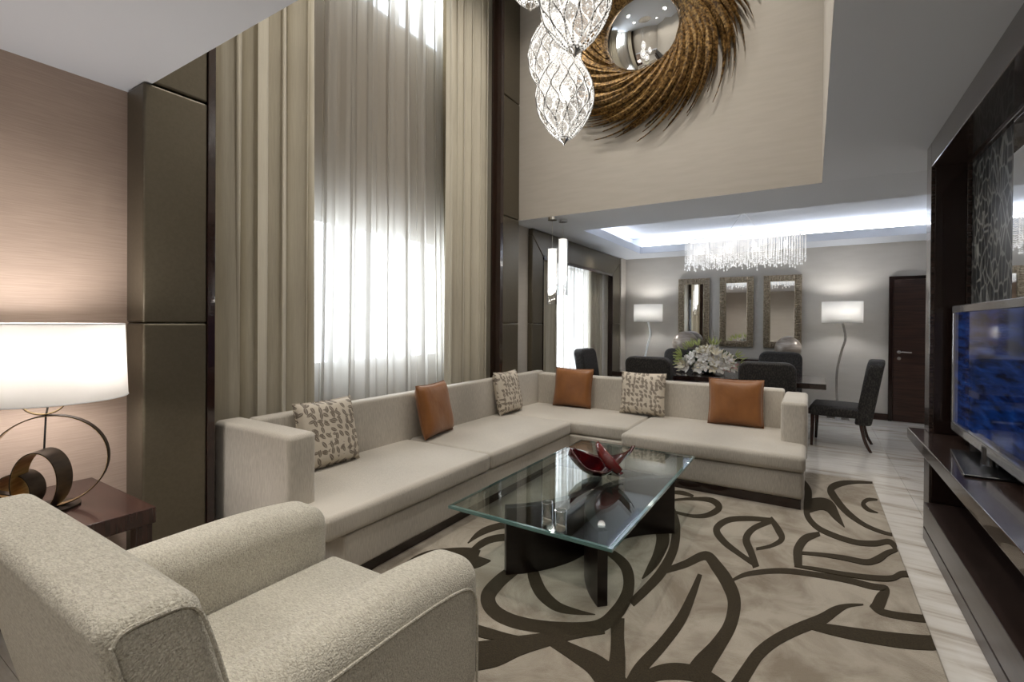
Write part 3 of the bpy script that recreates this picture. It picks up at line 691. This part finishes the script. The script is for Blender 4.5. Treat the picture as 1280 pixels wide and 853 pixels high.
curved_leg([(-1.475, 2.29), (-1.345, 2.42), (-1.235, 2.62), (-1.195, 2.85), (-1.235, 3.08), (-1.345, 3.28), (-1.475, 3.41)])
curved_leg([(-.885, 2.28), (-.985, 2.39), (-1.085, 2.58), (-1.13, 2.80), (-1.085, 3.04), (-.97, 3.22), (-.80, 3.36)])
# red glass bowl
bw = thing('art_glass_bowl', 'dark red folded art glass bowl in the middle of the coffee table', 'bowl', (-1.21, 3.03, .4215), .25)
def bowlf(u, v):
    v = .12 + .88 * v
    a, c = 2 * u - 1, 2 * v - 1
    w = .125 * (1 - .75 * abs(a) ** 2.2) * (1.15 if a > 0 else .9)
    x = .20 * a + .03 * c * c; y = w * c + .03 * a
    z = .006 + .13 * abs(a) ** 1.9 * (1.25 if a > 0 else 1) + .10 * abs(c) ** 2.2 * (1 - abs(a) * .4) + .02 * math.sin(3 * a + 2 * c) * abs(a)
    return (x, y, max(z, .005))
obj('bowl_body', B().grid(bowlf, 30, 18), 'redglass', bw, smooth=80, solid=.006)
def lobe(u, v):
    t = 2.4 + 3.0 * u; r = .012 + .070 * math.sin(PI * min(1, .10 + .72 * v)); a = Vector((-.005, .05, .215)).lerp(Vector((.165, -.035, .06)), v)
    side = Vector((.45, .89, 0)); nor = Vector((.55, -.28, .78))
    p_ = a + side * r * math.cos(t) + nor * r * math.sin(t) * .8; p_.z = max(p_.z, .006); return tuple(p_)
obj('rolled_lobe', B().grid(lobe, 18, 14), 'redglass2', bw, smooth=80, solid=.006)
for x, y, h, lab in ((-1.135, 2.155, .115, 'taller clear glass tube votive at the front edge of the coffee table'), (-1.045, 2.125, .105, 'shorter clear glass tube votive nearest the front corner of the coffee table')):
    g = thing('glass_votive', lab, 'votive', (x, y, .4215), 0, 'glass votives on the coffee table')
    obj('glass_tube', B().lathe([(.027, 0), (.029, .0), (.029, h), (.0265, h), (.0265, .006), (.0005, .006)], 24, cap=False), 'votive', g)
    obj('glass_rim', B().tube([(.028 * math.cos(2 * PI * i / 24), .028 * math.sin(2 * PI * i / 24), h) for i in range(24)], .0017, 6, True), 'steel', g)
    obj('sand_filling', B().grid(lambda u, v: (.0245 * v * math.cos(2 * PI * u), .0245 * v * math.sin(2 * PI * u), .03 + .012 * v * math.cos(2 * PI * u + 2)), 20, 4).lathe([(.0245, .008), (.0245, .022)], 20), 'wick', g)

# ---------------------------------------------------------------- side table and its lamp
st = thing('side_table', 'dark reddish wood side table behind the armchair', 'table', (-2.8, .66, 0))
obj('tabletop', B().box(-.375, .36, -.33, .295, .56, .63), 'wood_table', st, smooth=0, bevel=.004)
for sx, sy in ((-.33, -.28), (.29, -.28), (-.33, .225), (.29, .225)): obj('leg', B().box(sx, sx + .06, sy, sy + .06, 0, .559), 'wood_table', st, smooth=0, bevel=.003)
tl = thing('table_lamp', 'table lamp with wide white drum shade on looping bronze bands', 'lamp', (-2.80, .70, .631))
q = math.radians(-17)   # the bands face the seat
def ring(cx, cz, rx, rz, y0=0, n=48, ang=q, a0=0, a1=2 * PI):
    out = []
    for i in range(n):
        a = a0 + (a1 - a0) * i / (n if a1 - a0 > 6.2 else n - 1); x = cx + rx * math.cos(a)
        out.append((-x * math.sin(ang) + y0 * math.cos(ang), x * math.cos(ang) + y0 * math.sin(ang), cz + rz * math.sin(a)))
    return out
def wv(w, ang=q): return (w * math.cos(ang), w * math.sin(ang), 0)
def dband(name, path, w, th, ang=q, closed=True):
    obj(name, B().band(path, wv(w, ang), th, closed), 'bronze', tl, smooth=50)
    obj(name, B().band([Vector(p_) + (sum((Vector(a) for a in path), Vector()) / len(path) - Vector(p_)).normalized() * th for p_ in path], wv(w * .98, ang), .0015, closed), 'goldin', tl, smooth=50)
dband('large_ring', ring(.0, .205, .20, .20, ang=q - .22), .035, .003, q - .22)
dband('top_ring', ring(-.02, .475, .075, .068), .03, .003)
dband('inner_loop', ring(.0, .135, .085, .13, y0=.05, ang=q - .5), .095, .004, q - .5)
dband('inner_loop', ring(-.10, .085, .07, .083, y0=.02, ang=q - .55), .085, .004, q - .55)
dband('inner_loop', ring(-.20, .06, .10, .058, y0=.0, ang=q + .2), .07, .004, q + .2)
obj('base_plate', B().lathe([(.10, 0), (.10, .008)], 32), 'bronze', tl)
obj('cord', B().tube([(0, -.02, .26), (.0, -.015, .40), (0, .0, .50)], .004, 6), 'cord', tl)
obj('lamp_shade', B().lathe([(.262, .475), (.25, .80)], 64, (0, 0, 0), cap=False), 'shade', tl, solid=.003)
obj('shade_rim', B().tube([(.2625 * math.cos(2*PI*i/64), .2625 * math.sin(2*PI*i/64), .476) for i in range(64)], .003, 6, True), 'white', tl)
obj('shade_rim', B().tube([(.2505 * math.cos(2*PI*i/64), .2505 * math.sin(2*PI*i/64), .80) for i in range(64)], .003, 6, True), 'white', tl)
obj('bulb', B().lathe([(.012, 0), (.03, .03), (.034, .06), (.02, .09), (.003, .1)], 16, (0, 0, .58)), 'bulb', tl)
obj('pole', B().tube([(0, 0, .54), (0, 0, .58)], .008).tube([(-.25, 0, .56), (.25, 0, .56)], .003), 'bronze', tl)
point('lamp_light', (0, 0, .64), 19, (1, .94, .90), .11, tl)

# ---------------------------------------------------------------- dining area
dt = thing('dining_table', 'long dark glossy dining table behind the sofa', 'table', (-1.15, 7.05, 0))
obj('tabletop', B().box(-1.27, 1.29, -.52, .50, .70, .765), 'wood', dt, smooth=0, bevel=.004)
for sx in (-.75, .75): obj('pedestal', B().box(sx - .09, sx + .09, -.3, .3, 0, .699), 'wood', dt, smooth=0, bevel=.004)
def rounded_top(w, z0, z1, r=.09, n=6):
    P_ = [(-w / 2, z0), (w / 2, z0)]
    for i in range(n + 1): a = PI / 2 * i / n; P_.append((w / 2 - r + r * math.cos(a), z1 - r + r * math.sin(a)))
    for i in range(n + 1): a = PI / 2 + PI / 2 * i / n; P_.append((-w / 2 + r + r * math.cos(a), z1 - r + r * math.sin(a)))
    return P_
def make_chair(label):
    c = thing('dining_chair', label, 'chair', (0, 0, 0), 0, 'black dining chairs')
    bk = obj('backrest', B().prism(rounded_top(.56, .30, 1.04, .10), 'Y', .14, .30), 'chair', c, smooth=60, bevel=.03, segs=4)
    for v in bk.data.vertices:
        t = max(0, v.co.z - .42); v.co.y += .20 * t; 
    obj('seat', B().soft(-.28, .28, -.30, .20, .37, .49, .035, (0, 0, .015), n=6, nc=3), 'chair', c, smooth=70)
    for sx in (-1, 1):
        fr = B(); n = 6
        for (path) in ([(sx * .24, -.265, .38), (sx * .24, -.268, .2), (sx * .24, -.275, 0)],):
            fr.tube(path, .02, 4, rad=[.030, .026, .018])
        obj('leg', fr, 'wood_table', c, smooth=0)
        rr = B().tube(catmull([(sx * .24, .20, .38), (sx * .24, .215, .25), (sx * .24, .25, .10), (sx * .24, .30, 0)], 3), .02, 4, rad=[.030 - .012 * i / 9 for i in range(10)])
        obj('leg', rr, 'wood_table', c, smooth=0)
    return c
ch = make_chair('black fabric dining chair at the right end of the table, seen from its side')
ch.location = (.30, 7.0, 0); ch.rotation_euler = (0, 0, -PI / 2 - .10)
for x, y, rz, lab in ((-1.70, 6.22, PI - .04, 'left-hand black chair with its back to the sofa, left of the flowers'),
                      (-.43, 6.18, PI + .04, 'right-hand black chair with its back to the sofa, right of the flowers'),
                      (-1.80, 7.78, 0, 'black chair on the far side of the table below the left silver ball'),
                      (-.40, 7.78, 0, 'black chair on the far side of the table in front of the right ball'),
                      (-2.75, 7.10, PI / 2, 'black chair at the window end of the dining table')):
    dup(ch, (x, y, 0), rz, lab)

# flowers
fw = thing('flower_arrangement', 'large white orchid and lily arrangement on the dining table', 'flowers', (-1.21, 7.0, .765))
obj('vase', B().lathe([(.05, 0), (.09, .02), (.11, .07), (.09, .13), (.085, .14), (.08, .135), (.09, .07), (.001, .02)], 24, cap=False), 'glass_edge', fw)
def blossom(size, n, cup, width=.55):
    b = B()
    for k in range(n):
        a = 2 * PI * k / n
        def fn(u, v, a=a):
            c = 2 * v - 1; w = width * size * math.sin(PI * min(1, .08 + u * .9)) ** .7; r = size * (.05 + u)
            z = cup * size * u ** 1.6 + .15 * size * (1 - c * c) * u
            x, y = r, c * w * .5; return (x * math.cos(a) - y * math.sin(a), x * math.sin(a) + y * math.cos(a), z)
        b.grid(fn, 3, 2)
    return b
rnd = random.Random(11); protos = {}
def flower(kind, pos, d_, size):
    spec = {'orchid': (5, .35, .8, 'petal'), 'pink': (5, .5, .6, 'petal_pink'), 'lily': (6, 1.5, .3, 'petal_green'), 'cream': (6, .9, .6, 'petal_cream')}[kind]
    if kind not in protos:
        o = obj('blossom', blossom(1, spec[0], spec[1], spec[2]), spec[3], fw, smooth=60); protos[kind] = o
        if kind != 'orchid': o['label'] = {'pink': 'blush pink blossom', 'lily': 'lime green lily bud', 'cream': 'open white lily'}[kind]
    else:
        o = protos[kind].copy(); COL.objects.link(o); o.parent = fw
    o.location = pos; o.rotation_mode = 'QUATERNION'; o.rotation_quaternion = Vector(d_).to_track_quat('Z', 'Y'); o.scale = (size,) * 3
for i in range(210):
    th = rnd.uniform(0, PI); ph = rnd.uniform(0, 2 * PI); s_ = rnd.uniform(.75, 1)
    dx, dy, dz = math.cos(ph) * abs(math.sin(th)), math.sin(ph) * abs(math.sin(th)), abs(math.cos(th))
    pos = (.37 * dx * s_, .21 * dy * s_, .06 + .28 * dz * s_)
    flower(rnd.choice(['orchid'] * 8 + ['cream'] * 4 + ['pink']), pos, (dx, dy - .5, dz + .2), rnd.uniform(.045, .075))
for i in range(18):
    a = rnd.uniform(0, PI); dx, dz = math.cos(a), abs(math.sin(a)); 
    if i % 3 == 0: dx, dz = -.9, rnd.uniform(.1, .6)
    flower('lily', (.40 * dx, rnd.uniform(-.15, .1), .12 + .28 * dz), (dx, -.2, dz), rnd.uniform(.05, .07))
lf = B().grid(lambda u, v: ((2 * v - 1) * .18 * math.sin(PI * min(1, .1 + .9 * u)), u, .25 * u * u - .05 * (1 - (2 * v - 1) ** 2)), 6, 2)
l0 = None
for i in range(30):
    a = rnd.uniform(0, PI); dx, dz = math.cos(a), abs(math.sin(a)) * .8
    if l0 is None: l0 = o = obj('leaf', lf, 'foliage', fw, smooth=60)
    else: o = l0.copy(); COL.objects.link(o); o.parent = fw
    o.location = (.15 * dx, rnd.uniform(-.1, .1), .12); o.rotation_mode = 'QUATERNION'; o.rotation_quaternion = Vector((dx, rnd.uniform(-.3, .3), dz)).to_track_quat('Y', 'Z'); o.scale = (.17 + .06 * (i % 2),) * 3

# console with two balls
cs = thing('console', 'dark wood console against the far wall behind the far chairs', 'console', (-1.15, 8.93, 0))
obj('console_top', B().box(-1.0, 1.0, -.18, .18, .83, .87), 'wood', cs, smooth=0, bevel=.003)
for sx in (-.95, .89): obj('leg', B().box(sx, sx + .06, -.16, .16, 0, .829), 'wood', cs, smooth=0, bevel=.003)
for x, r, lab in ((-1.93, .22, 'larger mottled silver decorative ball below the left mirror'), (-.33, .19, 'smaller mottled silver decorative ball below the right mirror')):
    b = B().lathe([(max(.001, r * math.sin(PI * i / 20)), r - r * math.cos(PI * i / 20)) for i in range(21)], 32)
    o = obj('decorative_ball', b, 'ball'); o.location = (x, 8.88, .871); tag(o, lab, 'ball', 'silver balls on the console')

# three framed mirrors
for x0, x1, z1, lab in ((-2.11, -1.57, 2.27, 'left framed mirror reflecting the bright window'), (-1.40, -.86, 2.27, 'middle framed mirror reflecting the flowers'), (-.71, -.15, 2.27, 'right framed mirror reflecting a dark painting')):
    w, h = x1 - x0, 1.22; cz = z1 - h / 2
    mr = thing('wall_mirror', lab, 'mirror', ((x0 + x1) / 2, YF - .002, cz), 0, 'framed mirrors on the far wall')
    fwid = .105; b = B(); hw, hh = w / 2, h / 2
    for poly in (((-hw, -hh), (hw, -hh), (hw - fwid, -hh + fwid), (-hw + fwid, -hh + fwid)), ((hw, -hh), (hw, hh), (hw - fwid, hh - fwid), (hw - fwid, -hh + fwid)),
                 ((hw, hh), (-hw, hh), (-hw + fwid, hh - fwid), (hw - fwid, hh - fwid)), ((-hw, hh), (-hw, -hh), (-hw + fwid, -hh + fwid), (-hw + fwid, hh - fwid))):
        b.prism(list(poly), 'Y', -.05, 0)
    obj('frame', b, 'mirframe', mr, smooth=0, bevel=.006)
    bb = B(); bd = .012
    def bead(x, z, sx, sz):
        bb.add([(x - sx, -.05, z - sz), (x + sx, -.05, z - sz), (x + sx, -.05, z + sz), (x - sx, -.05, z + sz), (x - sx * .5, -.066, z - sz * .5), (x + sx * .5, -.066, z - sz * .5), (x + sx * .5, -.066, z + sz * .5), (x - sx * .5, -.066, z + sz * .5)],
               [(0, 1, 5, 4), (1, 2, 6, 5), (2, 3, 7, 6), (3, 0, 4, 7), (4, 5, 6, 7)])
    n = int(h / .034)
    for i in range(n):
        z = -hh + (i + .5) * h / n
        for s_ in (-1, 1): bead(s_ * (hw - .052), z, .036, .012)
    n = int((w - .2) / .034)
    for i in range(n):
        x = -hw + .1 + (i + .5) * (w - .2) / n
        for s_ in (-1, 1): bead(x, s_ * (hh - .052), .012, .036)
    q_ = obj('ribbed_beading', bb, 'mirframe', mr, smooth=0); q_['kind'] = 'stuff'
    obj('mirror_glass', B().box(-hw + fwid - .005, hw - fwid + .005, -.028, -.018, -hh + fwid - .005, hh - fwid + .005), 'mirror', mr, smooth=0, bevel=.006)
# painting on the rear wall that the right mirror shows
pt = thing('framed_painting', 'black and white abstract painting on the rear wall', 'painting', (.55, YB + .002, 1.6))
obj('frame', B().box(-.45, .45, 0, .03, -.7, .7), 'black', pt, smooth=0, bevel=.004)
obj('canvas', B().box(-.42, .42, .03, .036, -.67, .67), 'painting', pt, smooth=0)

# floor lamps
def floor_lamp(x, y, label):
    f = thing('floor_lamp', label, 'lamp', (x, y, 0), 0, 'floor lamps by the far wall')
    obj('base', B().box(-.14, .14, -.11, .11, 0, .022).box(-.04, .04, -.03, .03, .022, .14), 'chrome', f, smooth=0, bevel=.003)
    P_ = catmull([(0, 0, .12), (-.02, 0, .45), (-.015, 0, .75), (.04, 0, 1.05), (.085, 0, 1.25), (.05, 0, 1.47)], 8)
    b = B(); n = len(P_)
    vs = [(px + sx, sy, pz) for px, _, pz in P_ for sx, sy in ((-.016, -.01), (.016, -.01), (.016, .01), (-.016, .01))]
    b.add(vs, [(i * 4 + j, i * 4 + (j + 1) % 4, (i + 1) * 4 + (j + 1) % 4, (i + 1) * 4 + j) for i in range(n - 1) for j in range(4)])
    obj('curved_pole', b, 'chrome', f, smooth=40)
    obj('lamp_shade', B().lathe([(.262, 1.475), (.262, 1.80)], 48, (.04, 0, 0), cap=False, sy=.6), 'shade', f, solid=.003)
    obj('bulb', B().lathe([(.012, 0), (.03, .03), (.034, .06), (.003, .1)], 12, (.04, 0, 1.55)), 'bulb', f)
    obj('shade_fitter', B().tube([(-.22, 0, 1.53), (.30, 0, 1.53)], .004).tube([(.05, 0, 1.46), (.04, 0, 1.56)], .007), 'chrome', f)
    point('lamp_light', (.04, 0, 1.66), 15, (.97, .96, .95), .05, f); return f
floor_lamp(.34, 8.82, 'silver curved floor lamp with white shade beside the door')
floor_lamp(-2.62, 8.82, 'silver curved floor lamp with white shade in the left corner by the dining window')

# dining chandelier -----------------------------------------------------------
cd = thing('crystal_chandelier', 'rectangular chandelier of dense hanging crystal strands above the dining table', 'chandelier', (-.81, 7.15, 2.62))
obj('frame', B().box(-.73, .73, -.15, -.14, 0, .03).box(-.73, .73, .14, .15, 0, .03).box(-.73, -.72, -.14, .14, 0, .03).box(.72, .73, -.14, .14, 0, .03), 'steel', cd, smooth=0)
for x in (-.14, 0, .14): obj('suspension_wire', B().tube([(x * 1.6, 0, .03), (0, 0, .36)], .0022, 5), 'steel', cd)
obj('ceiling_canopy', B().lathe([(.06, .355), (.06, .378)], 24), 'steel', cd)
b = B(); rnd = random.Random(5)
def octa(b, x, y, z, r, h):
    b.add([(x + r, y, z), (x, y + r, z), (x - r, y, z), (x, y - r, z), (x, y, z + h), (x, y, z - h)], [(0, 1, 4), (1, 2, 4), (2, 3, 4), (3, 0, 4), (1, 0, 5), (2, 1, 5), (3, 2, 5), (0, 3, 5)])
for i in range(50):
    for j in range(6):
        x = -.725 + 1.45 * i / 49 + rnd.uniform(-.006, .006); y = -.145 + .29 * j / 5; L = rnd.uniform(.28, .42) if j in (0, 5) else rnd.uniform(.24, .38)
        z = -.015
        while z > -L:
            r = rnd.uniform(.005, .0085); octa(b, x, y, z, r, r * 1.35); z -= rnd.uniform(.021, .028)
        octa(b, x, y, z, .010, .017)
q_ = obj('crystal_strands', b, 'crystal', cd, smooth=0); q_['kind'] = 'stuff'
for k, x in enumerate((-.55, -.2, .15, .5)):
    obj('bulb', B().lathe([(.008, 0), (.02, .02), (.02, .05), (.002, .07)], 10, (x, .02, -.15)), 'bulb', cd)
    point('chandelier_light', (x, .02, -.12), 1.4, (1, .95, .88), .04, cd)

# crystal egg pendants -----------------------------------------------------------
def egg_pendant(x, y, zb, label, s=1.0, src=None):
    if src: return dup(src, (x, y, zb), random.uniform(0, 6), label)
    e = thing('egg_pendant', label, 'pendant light', (x, y, zb), 0, 'egg-shaped crystal pendants in the double height space')
    H, R_ = .66, .195
    def prof(t):   # t from bottom 0 to top 1
        return R_ * (math.sin(PI * t ** .93) ** .80) * (1 - .0 * t)
    n = 30
    obj('inner_globe', B().lathe([(max(.004, prof(i / n) * .93), .03 + (H - .04) * i / n) for i in range(n + 1)], 32), 'globe', e, smooth=80)
    bb = B(); wr = B(); rn = random.Random(3)
    for k in range(22):
        a0 = 2 * PI * k / 22; sgn = 1 if k % 2 else -1
        pts = []
        for i in range(61):
            t = .03 + .94 * i / 60; r = prof(t)
            a = a0 + sgn * .135 * math.sin(2 * PI * (t * 3.0 + .13 * (k // 2 % 3))) 
            p_ = (r * math.cos(a), r * math.sin(a), H * t); pts.append(p_)
            if i % 1 == 0:
                c_ = rn.uniform(.005, .0085); octa(bb, p_[0] * 1.02, p_[1] * 1.02, p_[2], c_, c_ * 1.1)
        wr.tube([(px * 1.045, py * 1.045, pz) for px, py, pz in pts[::2]], .0035, 3)
    for k in range(600):
        t = rn.uniform(.04, .97); a = rn.uniform(0, 2 * PI); r = prof(t) * .99; c_ = rn.uniform(.004, .009); octa(bb, r * math.cos(a), r * math.sin(a), H * t, c_, c_)
    q1 = obj('crystal_beads', bb, 'crystal_egg', e, smooth=0); q1['kind'] = 'stuff'
    q2 = obj('wire_mesh', wr, 'wire', e, smooth=60); q2['kind'] = 'stuff'
    obj('bottom_finial', B().lathe([(.002, -.022), (.010, -.012), (.012, -.004), (.034, .012), (.040, .028)], 16), 'steel', e)
    obj('top_cap', B().lathe([(.05, H - .02), (.03, H + .01), (.006, H + .03)], 16), 'steel', e)
    obj('bulb', B().lathe([(.01, 0), (.032, .03), (.035, .07), (.004, .11)], 14, (0, 0, H * .42)), 'bulb', e)
    return e
eg = egg_pendant(-1.47, 3.0, 2.70, 'lowest egg-shaped crystal pendant, fully in view below the others')
egg_pendant(-1.125, 2.42, 2.935, 'crystal egg pendant nearest the viewer, directly above the lowest one', src=eg)
egg_pendant(-1.68, 3.25, 3.15, 'crystal egg pendant behind and left of the others, cut off by them', src=eg)
egg_pendant(-1.62, 2.78, 3.555, 'crystal egg pendant at the top left of the cluster, only its tip in view', src=eg)
zz = {(-1.47, 3.0): 2.70, (-1.125, 2.42): 2.935, (-1.68, 3.25): 3.15, (-1.62, 2.78): 3.555}
cn = thing('pendant_canopy', 'ceiling canopy and cables of the egg pendants high above the frame', 'canopy', (-1.5, 2.9, HC - .03))
obj('canopy_plate', B().lathe([(.45, 0), (.45, .028)], 40), 'steel', cn)
for e in [o for o in bpy.data.objects if o.name.startswith('egg_pendant')]:
    x, y, z = e.location; e.rotation_euler = (0, 0, 0)
    obj('cable', B().tube([(0, 0, .688), (0, 0, HC - .035 - z)], .003, 6), 'steel', e)
    point('pendant_light', (0, 0, .32), 2.0, (1, .94, .86), .06, e)

# two tube pendants near the dining window ----------------------------------------
def tube_pendant(x, y, zb, zt_, label):
    e = thing('tube_pendant', label, 'pendant light', (x, y, zb), 0, 'glass tube pendants by the dining window'); h = zt_ - zb
    r = .058
    obj('clear_glass_tube', B().lathe([(r, 0), (r, h)], 32, cap=False), 'glass', e, solid=.003)
    n = 32; vs = []; 
    for j in range(n):
        a = 2 * PI * j / n; vs += [((r - .008) * math.cos(a), (r - .008) * math.sin(a), .25 * h + .06 * math.cos(a + .6)), ((r - .008) * math.cos(a), (r - .008) * math.sin(a), h - .012)]
    b = B().add(vs, [(2 * j, 2 * ((j + 1) % n), 2 * ((j + 1) % n) + 1, 2 * j + 1) for j in range(n)])
    obj('opal_sleeve', b, 'opal', e, solid=.003)
    obj('top_disc', B().lathe([(r - .01, h - .012), (r - .01, h - .006)], 24), 'steel', e)
    obj('cable', B().tube([(0, 0, h - .006), (0, 0, LC - zb - .03)], .0022, 6), 'steel', e)
    obj('ceiling_canopy', B().lathe([(.055, LC - zb - .035), (.055, LC - zb - .004)], 24), 'steel', e)
    obj('bulb', B().lathe([(.008, 0), (.02, .02), (.02, .08), (.002, .1)], 12, (0, 0, h * .6)), 'bulb', e)
    point('pendant_light', (0, 0, h * .3), 3, (1, .95, .88), .04, e)
tube_pendant(-2.625, 5.06, 1.665, 2.335, 'lower opal glass tube pendant, left of the pair near the bulkhead')
tube_pendant(-2.565, 5.22, 1.78, 2.47, 'higher opal glass tube pendant, right of the pair near the bulkhead')

# gilded swirl mirror on the bulkhead ----------------------------------------------
sm = thing('swirl_mirror', 'round convex mirror in a swirl of gilded brown spikes on the bulkhead', 'mirror', (-1.55, 5.02, 4.51))
Rg = .425
def dome(u, v):
    r = Rg * v; return (r * math.cos(2 * PI * u), -.06 - .16 * (1 - v * v) ** .9, r * math.sin(2 * PI * u))
obj('mirror_glass', B().grid(dome, 48, 14), 'mirror', sm, smooth=80)
obj('inner_ring', B().tube([((Rg + .005) * math.cos(2 * PI * i / 60), -.07, (Rg + .005) * math.sin(2 * PI * i / 60)) for i in range(60)], .016, 8, True), 'spike', sm)
obj('backing', B().lathe([(.6, 0), (.6, .03)], 48), 'spike', sm).rotation_euler = (PI / 2, 0, 0)
def spike_mesh(R1, sweep, w, lift):
    N = 18; vs = []
    for i in range(N + 1):
        t = i / N; r = Rg + .01 + (R1 - Rg) * t ** 1.25; a = -sweep * t ** .9
        P_ = Vector((r * math.cos(a), 0, r * math.sin(a)))
        t2 = min(1, t + .01); r2 = Rg + .01 + (R1 - Rg) * t2 ** 1.25; a2 = -sweep * t2 ** .9; T = (Vector((r2 * math.cos(a2), 0, r2 * math.sin(a2))) - P_)
        T = T.normalized() if T.length > 1e-6 else Vector((0, 0, -1)); Nn = Vector((-T.z, 0, T.x))
        ww = w * (.75 + .6 * math.sin(PI * min(1, t * 1.1)) ** .8) * (1 - t ** 3.5) + .0012
        y = -.035 - lift * math.sin(PI * (.15 + .8 * t)) - .015
        vs += [P_ + Nn * ww / 2 + Vector((0, y + .018, 0)), P_ + Nn * ww * .15 + Vector((0, y - .012 * (1 - t), 0)), P_ - Nn * ww / 2 + Vector((0, y + .018, 0))]
    fs = []
    for i in range(N):
        for j in range(3): fs.append((i * 3 + j, i * 3 + (j + 1) % 3, (i + 1) * 3 + (j + 1) % 3, (i + 1) * 3 + j))
    fs += [(0, 1, 2), (3 * N, 3 * N + 2, 3 * N + 1)]
    return B().add(vs, fs)
rnd = random.Random(9); var = [(1.06, 1.55, .056, .04), (.98, 1.5, .055, .055), (.90, 1.35, .055, .07), (1.12, 1.7, .05, .03), (1.02, 1.6, .055, .085), (.84, 1.25, .05, .10)]
pr_ = []
for i in range(168):
    k = i % 6
    if i < 6: o = obj('spike', spike_mesh(*var[k]), 'spike', sm, smooth=50); pr_.append(o)
    else: o = pr_[k].copy(); COL.objects.link(o); o.parent = sm
    o.rotation_euler = (0, 2 * PI * i / 168 + rnd.uniform(-.02, .02), 0); sc = rnd.uniform(.96, 1.03); o.scale = (sc, 1, sc)
